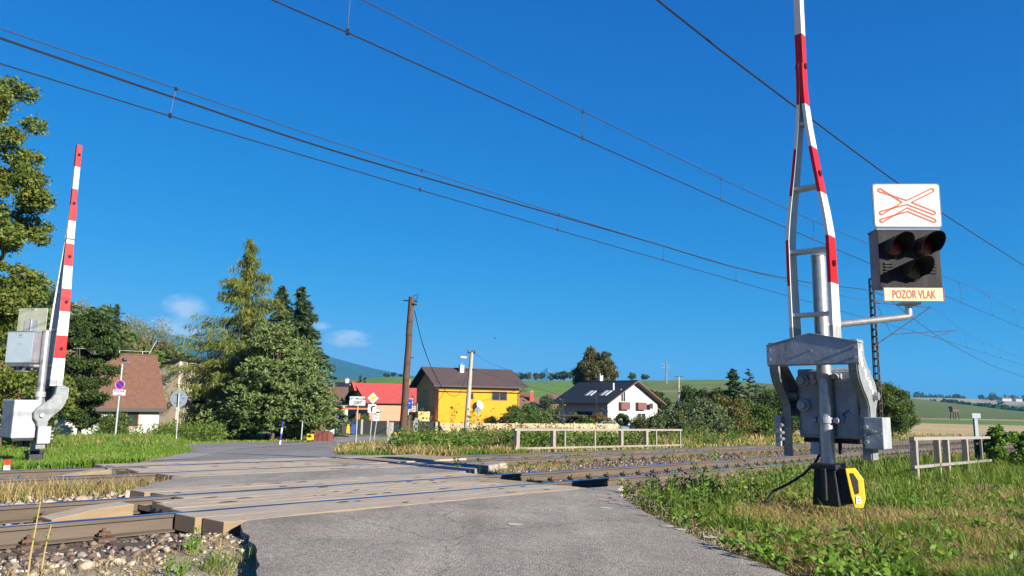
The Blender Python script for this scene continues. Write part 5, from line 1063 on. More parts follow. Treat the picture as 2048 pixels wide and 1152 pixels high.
# cars behind the garden wall
def car(label, px, Y, col, ang=0):
    b = at(px, 850, Y); z = h1(b.x, b.y); t = thing('parked_car', label, 'car', (b.x, b.y, z), ang, 'cars behind the garden wall'); m = mat('car_paint', col, .25, .3)
    mb = MB(); mb.prism([(-2.1, .3), (2.1, .3), (2.15, .75), (1.9, .88), (1.0, .95), (-1.9, 1.0), (-2.15, .85)], (0, -.85, 0), (1, 0, 0), (0, 0, 1), (0, 1.7, 0)); mb.prism([(-1.9, .98), (1.0, .94), (.35, 1.45), (-1.3, 1.5)], (0, -.72, 0), (1, 0, 0), (0, 0, 1), (0, 1.44, 0)); mb.build('body', m, t, bevel=.05)
    mb = MB(); mb.prism([(-1.6, 1.02), (.75, 1.0), (.3, 1.38), (-1.2, 1.42)], (0, -.735, 0), (1, 0, 0), (0, 0, 1), (0, .01, 0)); mb.build('side_window', M_glass, t)
    for x in (-1.35, 1.3):
        for y in (-.86, .70): mb = MB(); mb.cyl((x, y, .32), (x, y + .16, .32), .32, seg=16); mb.build('wheel', M_black, t)
car('dark car roof showing above the garden wall by the hedge', 1036, 94, (.02, .025, .03), R_(10)); car('white car behind the garden wall right of the hedges', 1063, 96, (.5, .5, .48), R_(5)); car('silver blue car near the white house wall', 1222, 100, (.18, .24, .28), R_(8))
x, y = xy(1125, 104); t = thing('dark_carport', 'low dark carport left of the white house', 'carport', (x, y, h1(x, y))); mb = MB(); mb.box(-3.4, 3.2, -2, 2.5, 2.1, 2.25); mb.build('roof', M_fasc, t); [MB().box(a - .07, a + .07, b2 - .07, b2 + .07, 0, 2.1).build('post', M_mast, t) for a in (-3.2, 0, 3.0) for b2 in (-1.8, 2.3)]
Y = 80; t, tp, o = sign_thing('back_facing_sign', 'grey diamond sign seen from behind in front of the hedges', 'road sign', 954, 868, Y, 956, 818, .05); c = lp_(o, 955.8, 820, Y); mb = MB(); mb.prism([(0, .4), (.4, 0), (0, -.4), (-.4, 0)], c, (1, 0, 0), (0, 0, 1), (0, .02, 0)); mb.build('board', M_sback, t); 

# ------------------------------------------------------------------ culvert railings
M_rc = mat('railing_concrete', (.22, .20, .165), .9, var=.2, scale=10, bump=.3, bscale=40, streak=((.25, .13, .06), .4, 8))
M_rg = mat('railing_steel', (.24, .23, .205), .6, .2, var=.15, scale=6, streak=((.36, .18, .07), .7, 7))
def railing(label, d, pxs, ty, by, wide, sunk=.3):
    P0 = on_plane(pxs[0], ty[0], d); t = thing('railing', label, 'railing', (P0.x, P0.y, P0.z - .9), 0, 'railings over the culvert'); o = Vector((P0.x, P0.y, P0.z - .9))
    T_, B_2 = on_plane(pxs[0], ty[0], d), on_plane(pxs[-1], ty[1], d); n = NN
    for i, px in enumerate(pxs):
        k = i; f = (px - pxs[0]) / (pxs[-1] - pxs[0]); p = on_plane(px, ty[0] + (ty[1] - ty[0]) * f, d); z0 = h1(p.x, p.y) - sunk; w = .075 if i in wide else .035
        mb = MB(); c = Vector((p.x, p.y, (p.z + z0) / 2)) - o; mb.obox(c, U * w, n * w * .8, Vector((0, 0, (p.z - z0) / 2))); mb.build('post', M_rc if i in wide else M_rg, t, bevel=.006)
    A_, B2 = T_ - o - U * .15, B_2 - o + U * .1; mb = MB(); mb.beam(A_ + Vector((0, 0, .03)), B2 + Vector((0, 0, .03)), .1, .07); mb.build('top_rail', M_rg, t)
    A_, B2 = on_plane(pxs[0] - 8, by[0], d) - o - n * .07, on_plane(pxs[-1] + 2, by[1], d) - o - n * .07; mb = MB(); mb.beam(A_, B2, .06, .06); mb.build('lower_rail', M_rg, t)
railing('pale steel and concrete railing beyond the far track', 15.5, [1034, 1106.5, 1129.5, 1189.5, 1242, 1292, 1312, 1360], (861, 861.5), (897, 890), (0, 1, 4, 5))
railing('low rusty railing with ivy beside the nearer track', 4.3, [1827, 1873, 1891, 1929, 1961, 1987], (880, 877), (934, 919), (0, 1, 2, 3), .2)
# sign back / tall post beside the right-hand railing
b = on_plane(1958, 940, 4.6); z = h1(b.x, b.y); t = thing('track_sign_post', 'blue grey track sign seen edge-on on a dark post near the ivy', 'track sign', (b.x, b.y, z)); h_ = on_plane(1953, 828, 4.6).z - z; mb = MB(); mb.box(-.06, .06, -.05, .05, -.2, h_ * .55); mb.build('lower_post', M_mast, t); mb = MB(); mb.box(-.045, .045, -.045, .045, h_ * .55, h_); mb.build('upper_post', M_sback, t); mb = MB(); mb.box(-.11, .13, -.06, -.045, h_ - .12, h_ + .02); mb.build('board', M_sback, t)
# red-white stake at the far track
b = on_plane(13, 940, 15.6); z = h1(b.x, b.y); t = thing('track_stake', 'short white stake with red top beside the far track', 'stake', (b.x, b.y, z)); h_ = at(13, 919, b.y).z - z; mb = MB(); mb.box(-.035, .035, -.035, .035, -.1, h_ * .55); mb.build('white_base', M_sw, t); mb = MB(); mb.box(-.036, .036, -.036, .036, h_ * .55, h_); mb.build('red_top', mat('stake_red', (.45, .05, .02), .5), t)
# green bag caught in the shrubs
b = at(1553, 848, 62); mb = MB(); mb.sphere((b.x, b.y, b.z), .22, .2, .24, 9, 6); mb.v = [tuple(c_ + rng.normal(0, .035) for c_ in v) for v in mb.v]; tag(mb.build('plastic_bag', mat('pale_green_plastic', (.25, .5, .33), .35), origin=(b.x, b.y, b.z - .2)), 'crumpled pale green plastic bag caught in the shrubs', 'bag')
# far hunting stand and farm buildings
b = ground(1907, 806, 400, 1200); hh = at(1907, 797, b.y).z - b.z + .5; t = thing('hunting_stand', 'small raised hunting stand on the dark hill', 'hunting stand', b); s_ = hh / 7
for a in (-1, 1):
    for c_ in (-1, 1): mb = MB(); mb.beam((a * s_ * .9, c_ * s_ * .9, 0), (a * s_ * .7, c_ * s_ * .7, 2.4 * s_), .3, .3); mb.build('leg', M_mast, t)
mb = MB(); mb.box(-s_, s_, -s_, s_, 2.4 * s_, 3.6 * s_); mb.build('cabin', M_sleep, t); mb = MB(); mb.prism([(-1.2 * s_, 3.6 * s_), (1.2 * s_, 3.6 * s_), (1.2 * s_, 3.8 * s_), (-1.2 * s_, 4.1 * s_)], (0, -1.2 * s_, 0), (1, 0, 0), (0, 0, 1), (0, 2.4 * s_, 0)); mb.build('roof', M_fasc, t)
for px, w, lb in ((2013, 38, 'long pale farm building on the far right horizon'), (2040, 26, 'shorter pale farm building at the far right edge')):
    a = at(px - 8, 801, 1900); z = h1(a.x, a.y); t, r = house('farm_building', lb, 'building', a, 0, w * .6, 14, 6, 9.5, M_pwhite, M_br2, zbase=z)
# a bird high over the houses
p = at(990, 677, 60); t = thing('bird', 'tiny dark bird in flight above the yellow house', 'bird', p); mb = MB(); mb.tube([(-.09, 0, 0), (-.05, 0, .015), (.02, 0, .02), (.08, 0, .02), (.11, 0, .015)], [.004, .02, .028, .016, .003], seg=8); mb.add([(.03, 0, .03), (-.04, 0, .03), (-.05, .16, .09), (.02, .14, .1)], [(0, 1, 2, 3)]); mb.add([(.03, 0, .03), (-.04, 0, .03), (-.05, -.16, .06), (.02, -.14, .07)], [(0, 1, 2, 3)]); mb.build('body', M_black, t)

# ------------------------------------------------------------------ trees and shrubs
def quads(cen, sz, asp=.5, up=.25, tdir=None, tj=.35):
    # leaf-sized diamonds with random lie; tdir gives the long direction when leaves hang or point
    n = len(cen); nr = rng.normal(0, 1, (n, 3)); nr[:, 2] = nr[:, 2] + up * 2; nr /= np.linalg.norm(nr, axis=1)[:, None]
    t = rng.normal(0, 1, (n, 3)) if tdir is None else tdir + rng.normal(0, tj, (n, 3))
    if tdir is None: t -= nr * (t * nr).sum(1)[:, None]
    t /= np.linalg.norm(t, axis=1)[:, None] + 1e-9
    b = np.cross(nr, t); b /= np.linalg.norm(b, axis=1)[:, None] + 1e-9
    s = np.asarray(sz) * np.ones(n); s = s[:, None]
    k = .12 * (rng.random((n, 1)) - .5)
    v = np.stack([cen - t * s / 2, cen + b * s * asp / 2 + t * s * k, cen + t * s / 2, cen - b * s * asp / 2 + t * s * k], 1)
    return v.reshape(-1, 3), np.arange(n * 4).reshape(n, 4)
def unit(n): v = rng.normal(0, 1, (n, 3)); return v / np.linalg.norm(v, axis=1)[:, None]
def clumps(cc, rc, per, flat=.75, shell=.55):
    # leaf positions in clumps: denser towards each clump's skin
    out = []
    for c, r in zip(cc, rc):
        m = max(4, int(per * (r / np.mean(rc)) ** 2)); u = unit(m); rad = r * (shell + (1 - shell) * rng.random(m)) * (1 + .18 * rng.normal(0, 1, m)); p = c + u * rad[:, None] * np.array([1, 1, flat]); out.append(p)
    return np.concatenate(out)
def ell(n, rx, ry, rz, lo=.35):
    u = unit(n); r = (lo ** 3 + (1 - lo ** 3) * rng.random(n)) ** (1 / 3); return u * r[:, None] * np.array([rx, ry, rz])
M_bark = mat('bark', (.085, .062, .045), .9, var=.4, scale=5, bump=.6, stretch=(5, 5, 1)); M_barkl = mat('bark_pale', (.20, .17, .13), .9, var=.3, scale=6)
LM = {
 'dark': leafmat('leaves_dark', [(.018, .035, .010), (.038, .066, .016), (.062, .092, .022), (.028, .05, .012)]),
 'mid': leafmat('leaves_mid', [(.035, .062, .016), (.065, .105, .024), (.10, .14, .03), (.05, .085, .02)]),
 'yellow': leafmat('leaves_yellow_green', [(.045, .075, .014), (.085, .125, .022), (.14, .165, .03), (.065, .10, .02), (.19, .165, .035)]),
 'olive': leafmat('leaves_olive', [(.05, .058, .018), (.085, .09, .028), (.12, .11, .035), (.065, .07, .02)]),
 'silver': leafmat('leaves_silver', [(.04, .065, .025), (.07, .10, .042), (.12, .15, .075), (.05, .078, .03)]),
 'pale': leafmat('leaves_pale', [(.11, .13, .06), (.17, .185, .09), (.24, .23, .11), (.14, .16, .08)]),
 'larch': leafmat('needles_larch', [(.058, .082, .016), (.10, .13, .024), (.15, .165, .032), (.075, .105, .02), (.19, .175, .045)], trans=.3),
 'pine': leafmat('needles_pine', [(.05, .08, .026), (.095, .135, .042), (.155, .195, .062), (.075, .11, .036)], trans=.2),
 'spruce': leafmat('needles_spruce', [(.018, .036, .016), (.034, .058, .024), (.052, .08, .03)], trans=.12),
 'ivy': leafmat('leaves_ivy', [(.05, .10, .015), (.09, .17, .025), (.14, .23, .035), (.07, .13, .02)]),
 'thuja': leafmat('needles_thuja', [(.03, .06, .015), (.05, .095, .022), (.075, .125, .03)], trans=.15),
 'auburn': leafmat('leaves_autumn', [(.10, .075, .03), (.16, .11, .04), (.12, .12, .035), (.2, .13, .05)]),
}
def limbs(mb, o, targets, r):
    for c in targets:
        c = Vector(c); mid = o.lerp(c, .5) + Vector((0, 0, .12 * c.length * .3)); mb.tube([o, mid, c], [r, r * .6, r * .2], seg=6)
def broad(name, label, base, Ht, rx, rz, cz, nc, per, leaf, mk, rcf=.28, tr=.02, group=None, ry=None, flat=.75, cat='tree', trunk=True, lo=.4, squash=None, shape=None):
    t = thing(name, label, cat, base, 0, group); ry = ry or rx
    c = ell(nc, rx * (1 - rcf * .7), ry * (1 - rcf * .7), rz * (1 - rcf * .7), lo) + np.array([0, 0, cz])
    if shape: c = shape(c)
    rc = rcf * rx * (.65 + .7 * rng.random(nc)); p = clumps(c, rc, per, flat)
    p = p[p[:, 2] > .05]
    v, f = quads(p, leaf * (.6 + .8 * rng.random(len(p))), .6, .3)
    npmesh('crown', v, f, LM[mk], t)
    if trunk:
        mb = MB(); R0 = Ht * tr; fork = Vector((0, 0, max(.15 * Ht, cz - rz * .7))); mb.tube([(0, 0, -.3), (R0 * .3, 0, fork.z * .5), fork, (0, 0, cz + rz * .2)], [R0 * 1.25, R0, R0 * .8, R0 * .3], seg=9)
        limbs(mb, fork, c[rng.choice(nc, min(nc, 14), replace=False)], R0 * .5); mb.build('trunk', M_bark, t, smooth=True)
    return t
def conifer(name, label, base, Ht, Rb, mk, nb, per, nl, nw, droop=.25, hang=0.0, prof=1.0, z0=.06, tuft=0, jit=.25, group=None, tr=.012, bark=None, lop=None, up0=0.0):
    # whorls of branches on a straight trunk; needles as narrow blades on or hanging from them
    t = thing(name, label, 'tree', base, 0, group); cen = []; dirs = []; mb = MB(); R0 = Ht * tr
    mb.tube([(0, 0, -.3), (0, 0, Ht * .5), (0, 0, Ht * .98)], [R0 * 1.3, R0 * .7, .012], seg=8)
    for k in range(nb):
        h = z0 + (1 - z0) * (k + rng.random()) / nb; z = Ht * h; L = Rb * (1 - h) ** prof * (1 - jit + 2 * jit * rng.random()) + .12
        a = rng.random() * 6.2832
        if lop: L *= lop(a, h)
        d = np.array([math.cos(a), math.sin(a)]); m = max(3, int(per * L / Rb) + 2); ts = (np.arange(m) + .6) / m
        e = lambda q: np.array([d[0] * L * q, d[1] * L * q, z + L * (up0 * q - droop * q * q + .18 * max(0, q - .7) * droop * 4)])
        if L > .5 and k % 2 == 0: mb.tube([tuple(e(0)), tuple(e(.5)), tuple(e(.95))], [max(.012, R0 * .28 * (1 - h)), max(.008, R0 * .15 * (1 - h)), .005], seg=4, cap=False)
        for q in ts:
            p = e(q); sp = .5 * L * (1 - q * .75) * .55 + .08
            for j in range(nl):
                off = np.array([-d[1], d[0], 0]) * rng.normal(0, sp * .5) + np.array([d[0], d[1], 0]) * rng.normal(0, .08); cpt = p + off + np.array([0, 0, -abs(rng.normal(0, .05 + hang * .35))])
                cen.append(cpt); sgn = 1 if off @ np.array([-d[1], d[0], 0]) > 0 else -1
                dirs.append(np.array([d[0] * .7 - d[1] * sgn * .6, d[1] * .7 + d[0] * sgn * .6, .15 + tuft * rng.random()]) * (1 - hang) + np.array([0, 0, -1.0]) * hang)
    cen = np.array(cen); dirs = np.array(dirs); v, f = quads(cen, nw[0] * (.6 + .8 * rng.random(len(cen))), nw[1] / nw[0], .2, dirs, .35); npmesh('crown', v, f, LM[mk], t); mb.build('trunk', bark or M_bark, t, smooth=True); return t
def gb(px, Y, dz=0): return gp(px, Y, dz)
def ht(px, py, base): return at(px, py, base.y).z - base.z

# the tall tree at the left edge, leaves turning yellow-green
b = gb(-95, 33); Hh_ = ht(0, 92, b)
def _sh(c):
    c = c.copy(); k = .62 + .62 * vnoise(c[:, 2] * 1.3, c[:, 2] * 0 + 3, 1.0); c[:, 0] *= k; return c
broad('tall_deciduous_tree', 'tall tree with yellow green leaves at the left edge of the photo', b, Hh_, 3.35, Hh_ * .5, Hh_ * .52, 200, 420, .15, 'yellow', .17, .012, shape=_sh, flat=.65, lo=.45)
b = gb(8, 27); broad('yellowing_bush', 'yellow green bush left of the far barrier drive box', b, 3.6, 2.4, 1.8, 1.9, 40, 260, .13, 'yellow', .24, .012, cat='bush')
b = gb(162, 49); Hh_ = ht(165, 606, b); broad('dark_leafy_tree', 'dense dark green tree covering the left end of the cottage roof', b, Hh_, 2.25, Hh_ * .47, Hh_ * .53, 95, 420, .17, 'dark', .22, .014, flat=.6)
b = gb(236, 56); broad('shrub_at_cottage', 'tangled green shrub below the cottage roof edge', b, 2.4, 1.5, 1.1, 1.25, 22, 220, .12, 'mid', .3, .012, cat='bush')
# larch, pines, spruces
b = gb(478, 66); Hh_ = ht(487, 478, b)
conifer('larch_tree', 'tall feathery larch with drooping yellow green twigs', b, Hh_, 6.1, 'larch', 200, 17, 13, (.55, .062), droop=.12, hang=.6, prof=.80, z0=.10, jit=.38, bark=M_barkl, lop=lambda a, h: 1.2 if (math.cos(a) < -.2 and .2 < h < .62) else (.72 if h < .3 else (.95 if math.cos(a) > .2 else 1.0)), up0=.12)
def pine(name, label, b, Hh_, rx, n, seed_lo=.55, mk='pine', tuft=.34):
    t = thing(name, label, 'tree', b); c = ell(n, rx, rx, Hh_ * .48, seed_lo) + np.array([0, 0, Hh_ * .52]); c[:, :2] *= (1.12 - .85 * np.clip((c[:, 2] / Hh_ - .35) / .65, 0, 1))[:, None]
    cen = []; dr = []
    for q in c:
        m = 30; u = unit(m * 5); u[:, 2] = u[:, 2] * .6 + .35; k = rng.normal(0, 1, (m, 3)) * np.array([.42, .42, .15]); k = np.repeat(k, 5, 0); cen.append(q + k + u * .13); dr.append(u)
    cen = np.concatenate(cen); dr = np.concatenate(dr); k = cen[:, 2] > .1; v, f = quads(cen[k], tuft * (.7 + .6 * rng.random(k.sum())), .30, .2, dr[k], .15); npmesh('crown', v, f, LM[mk], t)
    mb = MB(); mb.tube([(0, 0, -.3), (.1, 0, Hh_ * .5), (0, 0, Hh_ * .95)], [.16, .1, .02], seg=8); limbs(mb, Vector((0, 0, Hh_ * .25)), c[:16], .05); mb.build('trunk', M_bark, t, smooth=True); return t
b = gb(548, 61); pine('blue_green_pine', 'bushy blue green pine in front of the tall spruces', b, ht(552, 640, b), 3.1, 135)
b = gb(600, 62); pine('leaning_pine', 'bushy pine at the right end of the conifer group beside the marker post', b, ht(602, 670, b), 1.9, 75)
b = gb(470, 63); pine('low_pine', 'low spreading pine under the larch', b, ht(470, 790, b), 2.5, 75)
b = gb(590, 72); conifer('dark_spruce', 'dark pointed spruce with brown cones behind the pines', b, ht(588, 574, b), 5.2, 'spruce', 190, 15, 11, (.55, .12), droop=.3, hang=.15, prof=.8, jit=.2)
b = gb(551, 72); conifer('second_spruce', 'dark spruce between the larch and the pointed spruce', b, ht(552, 572, b), 4.8, 'spruce', 170, 14, 11, (.55, .12), droop=.25, hang=.2, prof=.8, jit=.25)
b = gb(612, 68); conifer('short_spruce', 'short dark spruce closing the conifer group on the right', b, ht(610, 640, b), 2.3, 'spruce', 90, 10, 9, (.52, .12), droop=.3, prof=.9, jit=.2)
b = gb(642, 60); pine('pine_tip', 'dark pine branch clump over the tan shelter roof', b, ht(642, 762, b), 1.0, 22)
# round tree behind the white house
b = gb(1193, 168); Hh_ = ht(1193, 688, b); broad('round_tree', 'big round olive green tree on the slope behind the white house', b, Hh_, 5.0, Hh_ * .46, Hh_ * .54, 150, 300, .42, 'olive', .2, .02)
b = gb(1243, 104); broad('clipped_bush', 'clipped dome-shaped bush in front of the white house', b, 2.9, 1.15, 1.35, 1.4, 50, 160, .14, 'mid', .3, .02, cat='bush', trunk=False, lo=.7)
for px, Y, hy, rx, lb in ((1028, 90, 804, 1.1, 'left thuja beside the yellow house'), (1052, 91, 803, 1.2, 'middle thuja of the hedge right of the yellow house'), (1070, 93, 812, 1.1, 'smaller thuja right in the hedge'), (1092, 97, 816, 1.2, 'low round shrub left of the dark carport')):
    b = gb(px, Y); h_ = ht(px, hy, b); broad('thuja', lb, b, h_, rx, h_ * .5, h_ * .5, 36, 150, .16, 'thuja', .35, .02, cat='shrub', group='garden shrubs right of the yellow house', trunk=False, lo=.6)
for px, Y, hy, rx, mk, lb in ((1094, 150, 781, 2.0, 'silver', 'silvery willow-like tree above the brown roofs'), (1124, 125, 808, 2.4, 'mid', 'green tree left of the white house wall'), (1152, 108, 822, 1.6, 'olive', 'olive shrub at the corner of the white house'), (1146, 160, 785, 2.2, 'mid', 'small green tree below the round tree'), (668, 94, 806, 1.9, 'yellow', 'golden green conifer behind the carport'), (722, 92, 822, 1.5, 'mid', 'green bush behind the dark fence'), (702, 165, 765, 3.4, 'mid', 'broad green tree behind the brown-roofed house'), (662, 150, 800, 2.0, 'dark', 'dark tree behind the carport roof'), (1060, 140, 806, 2.2, 'mid', 'green tree between the brown roofs'), (1200, 103, 822, 1.5, 'auburn', 'reddish shrub before the white house'), (1285, 104, 828, 1.6, 'olive', 'olive bush under the white gable'), (1175, 101, 830, 1.4, 'mid', 'green shrub by the silver car')):
    b = gb(px, Y); h_ = ht(px, hy, b); broad('garden_tree', lb, b, h_, rx, h_ * .46, h_ * .52, 30, 170, .16 * Y / 95, mk, .34, .016)
for px, Y, ty, lb in ((718, 185, 751, 'dark spruce behind the red roof ridge'), (727, 188, 754, 'second small spruce behind the red roof')): b = gb(px, Y); h_ = ht(px, ty, b); conifer('roof_spruce', lb, b, h_, 2.2, 'spruce', 46, 6, 6, (.7, .2), prof=.85)
# bushes and trees right of the white house
for px, Y, hy, rx, mk, leaf, per, lb in ((1385, 46, 798, 2.3, 'silver', .15, 300, 'silvery willow bush at the right end of the pale railing'), (1342, 44, 822, 1.6, 'silver', .13, 260, 'small silvery willow bush below the white house'), (1440, 50, 785, 2.3, 'olive', .15, 320, 'tall olive green bush right of the willow'), (1492, 54, 800, 2.4, 'mid', .15, 300, 'green bush with upright shoots between willow and barrier'), (1545, 60, 806, 2.2, 'dark', .15, 280, 'dark green thicket holding the plastic bag'), (1387, 130, 759, 3.0, 'dark', .3, 220, 'round dark tree above the willow bush'), (1540, 110, 770, 4.2, 'dark', .26, 300, 'dark broad tree left of the barrier crank'), (1612, 100, 738, 4.2, 'olive', .24, 300, 'tree with olive crown framed by the barrier cover'), (1660, 95, 760, 3.5, 'mid', .22, 260, 'green tree behind the barrier mast'), (1782, 58, 752, 1.9, 'mid', .14, 420, 'bushy green tree right of the lattice mast'), (1740, 60, 742, 2.2, 'mid', .14, 380, 'green tree partly behind the lattice mast'), (1700, 66, 775, 2.6, 'dark', .16, 300, 'dark green bush behind the right crank arm'), (1318, 140, 778, 2.6, 'dark', .3, 200, 'dark tree right of the white house roof'), (1440, 100, 772, 3.0, 'dark', .25, 240, 'dark tree behind the tall olive bush'), (1296, 145, 766, 1.8, 'olive', .3, 160, 'thin yellowing tree behind the white gable')):
    b = gb(px, Y); h_ = ht(px, hy, b); broad('bush' if Y < 62 else 'tree_behind', lb, b, h_, rx, h_ * .5, h_ * .5, 60, per, leaf, mk, .26, .012, cat='bush' if Y < 62 else 'tree')
b = gb(1468, 92); conifer('grey_spruce', 'full spruce rising behind the bushes right of the concrete pole', b, ht(1468, 738, b), 3.0, 'spruce', 90, 9, 8, (.55, .14), droop=.25, prof=.7, jit=.2)
b = gb(1500, 95); conifer('bare_tip_spruce', 'thin spruce with nearly bare pointed tip', b, ht(1500, 738, b), 1.4, 'spruce', 42, 6, 5, (.5, .12), droop=.1, prof=.6, jit=.3, up0=.2)
# trees of the hill crest, copies of four builds
protos = [broad('crest_tree', 'x', (0, 0, -500), 8, 3.6, 3.4, 4.4, 26, 80, .8, mk, .34, .03, group='trees along the green hill crest') for mk in ('dark', 'mid', 'silver', 'olive')]
def put(i, px, Y, py_top, label, group, wide=1.0, dz=0.0, name=None):
    global used
    o = protos[i]
    if i in used: o = copy_tree(protos[i])
    used.add(i); b = gp(px, Y, dz); h_ = max(1.5, ht(px, py_top, b)); s = h_ / 7.9
    o.location = b; o.scale = (s * wide, s * wide, s); o.rotation_euler = (0, 0, rng.random() * 6.28); o['label'] = label; o['group'] = group; o['category'] = 'tree'
    if name: o.name = name
    return o
used = set()
crest = [(770, 748), (785, 746), (800, 750), (905, 744), (918, 742), (932, 745), (944, 741), (957, 747), (975, 748), (990, 746), (1002, 741), (1015, 745), (1028, 748), (1042, 746), (1056, 744), (1072, 746), (1084, 747), (1104, 747), (1120, 744), (1128, 742), (1140, 746), (1265, 746), (1290, 748)]
for k, (px, py) in enumerate(crest):
    lb = {0: 'left of two rounded trees at the crest behind the wooden pole', 1: 'right of two rounded trees at the crest behind the wooden pole', 21: 'lone round tree on the crest right of the big round tree', 22: 'low spreading tree on the crest near the pylon'}.get(k, 'small tree in the row along the green hill crest')
    put(k % 4 if k > 2 else 0, px, 745 + 20 * rng.random(), py - 2, lb, 'trees along the green hill crest', 1.0 + .4 * rng.random())
# wooded slope at the left
slope = [(25, 150, 560, 0), (60, 155, 575, 1), (-20, 140, 545, 0), (95, 160, 590, 0), (125, 150, 598, 2), (150, 165, 600, 2), (178, 170, 606, 1), (140, 150, 640, 1), (190, 150, 640, 3), (165, 140, 650, 0), (110, 140, 625, 3), (70, 135, 620, 1), (20, 130, 610, 3), (45, 125, 640, 0), (235, 155, 655, 1), (250, 140, 672, 3), (285, 150, 690, 1), (232, 130, 690, 3), (262, 128, 694, 1), (305, 135, 700, 1), (330, 150, 705, 0), (350, 150, 712, 3), (375, 160, 715, 1), (395, 150, 722, 0), (415, 165, 725, 3), (320, 120, 716, 3), (200, 120, 680, 0), (160, 118, 665, 1), (440, 165, 735, 0), (460, 170, 738, 1), (620, 200, 757, 1), (10, 115, 640, 0), (60, 118, 660, 1), (100, 120, 660, 0), (216, 165, 640, 0), (300, 170, 675, 3), (345, 180, 695, 1), (500, 180, 745, 0), (530, 190, 748, 1), (-40, 150, 560, 1), (-60, 130, 590, 0)]
for k, (px, Y, py, i) in enumerate(slope):
    put(i, px, Y, py, 'leafy tree or bush of the wooded slope at the left', 'trees of the wooded slope', .9 + .5 * rng.random())
b = gb(216, 150); conifer('slope_spruce', 'dark pointed spruce standing out on the wooded slope', b, ht(216, 610, b), 2.3, 'spruce', 90, 7, 7, (.7, .2), prof=.8, jit=.15)
for px, Y, ty, lb in ((248, 165, 628, 'thin pale tree with loose crown left of the pale poplars'), (268, 170, 628, 'pale poplar on the slope, left of a close pair'), (296, 168, 628, 'pale poplar on the slope, right of a close pair'), (152, 160, 596, 'slender yellowish tree topping the wooded slope')):
    b = gb(px, Y); h_ = ht(px, ty, b); broad('poplar', lb, b, h_, h_ * .30, h_ * .44, h_ * .58, 34, 60, .32, 'pale', .3, .02, group='pale poplars on the slope', flat=1.3, lo=.5)
# far woods on the right
for nm, lst, sp in (('distant_wood', ((1700, 1930, 2300, 796), (1955, 2110, 2200, 796), (1860, 2120, 1250, 808)), 1), ):
    P_ = []
    for x0, x1, Y, ty in lst:
        for k in range(int((x1 - x0) / 2.2)):
            px = x0 + (x1 - x0) * rng.random(); Yk = Y * (1 + .06 * rng.normal()); b = gp(px, Yk); h_ = Y * .0058 * (.5 + rng.random()) ; m = 46; P_.append(np.array(b) + ell(m, h_ * .5, h_ * .5, h_ * .55, .3) + np.array([0, 0, h_ * .5]))
    p = np.concatenate(P_); v, f = quads(p, 4.0 + 3 * rng.random(len(p)), .8, .3); tag(npmesh(nm, v, f, LM['dark']), kind='stuff')
# ivy bush over the right-hand railing
b = T(25.8, 3.9); b.z = h1(b.x, b.y); t = thing('ivy_bush', 'bright green ivy bush with white flowers over the rusty railing end', 'bush', b)
c = np.concatenate([ell(60, .68, .68, .62, .6) + np.array([0, 0, .5]), ell(30, .5, .5, .3, .5) + np.array([.45, -.5, .2])]); p = clumps(c, .15 * (.7 + .6 * rng.random(90)), 150, .9); p = p[p[:, 2] > 0]; v, f = quads(p, .075 * (.7 + .7 * rng.random(len(p))), .85, .5); npmesh('foliage', v, f, LM['ivy'], t)
p = c[rng.choice(60, 9)] * 1.12; v, f = quads(np.repeat(p, 4, 0), .09, .9, .2); npmesh('flowers', v, f, M_sw, t)

# ------------------------------------------------------------------ grass, weeds
def inpoly(x, y, poly):
    r = np.zeros(len(x), bool); q = np.array(poly); j = len(q) - 1
    for i in range(len(q)):
        r ^= ((q[i, 1] > y) != (q[j, 1] > y)) & (x < (q[j, 0] - q[i, 0]) * (y - q[i, 1]) / (q[j, 1] - q[i, 1] + 1e-12) + q[i, 0]); j = i
    return r
def view_pts(n, x0, x1, Y0, Y1):
    Y = 1 / (1 / Y1 + (1 / Y0 - 1 / Y1) * rng.random(n)); px = x0 + (x1 - x0) * rng.random(n); return (px - 1024) / FPX * 1.02 * Y, Y
def paved(x, y):
    s, d = sd_of(x, y); k = inpoly(x, y, near_road) | inpoly(x, y, far_road) | inpoly(x, y, mid)
    k |= on_rail(d, .09) | ((np.abs(d - DN) < 1.65) & (s > 3.3) & (s < 10.4)) | ((np.abs(d - DF) < 1.65) & (s > 5.2) & (s < 13)); return k
def blades(name, x, y, h, w, mat_, bend=.45, dirb=None, z=None):
    n = len(x); z = H(x, y) - .01 if z is None else z; a = rng.random(n) * 6.2832; b = a + 1.57 + rng.normal(0, .3, n)
    lx, ly = np.cos(b), np.sin(b)
    wx, wy = np.cos(a) * w / 2, np.sin(a) * w / 2; k = bend * (.4 + rng.random(n)) * h
    base = np.stack([x, y, z], 1); mid_ = base + np.stack([lx * k * .35, ly * k * .35, h * .6], 1); tip = base + np.stack([lx * k, ly * k, h * (1 - .25 * rng.random(n))], 1)
    wv = np.stack([wx, wy, np.zeros(n)], 1)
    v = np.stack([base - wv, base + wv, mid_ + wv * .7, mid_ - wv * .7, tip], 1).reshape(-1, 3); o = np.arange(n)[:, None] * 5
    f = np.concatenate([o + [0, 1, 2], o + [0, 2, 3], o + [3, 2, 4]], 1).reshape(-1, 3)
    return tag(npmesh(name, v, f, mat_), kind='stuff')
G_green = leafmat('grass_green', [(.06, .105, .015), (.10, .165, .022), (.145, .21, .03), (.08, .13, .018), (.18, .20, .045)])
G_lush = leafmat('grass_lush', [(.06, .12, .014), (.10, .18, .024), (.15, .23, .034), (.08, .15, .019)])
G_straw = leafmat('grass_straw', [(.20, .145, .06), (.31, .23, .10), (.41, .32, .145), (.25, .18, .075)])
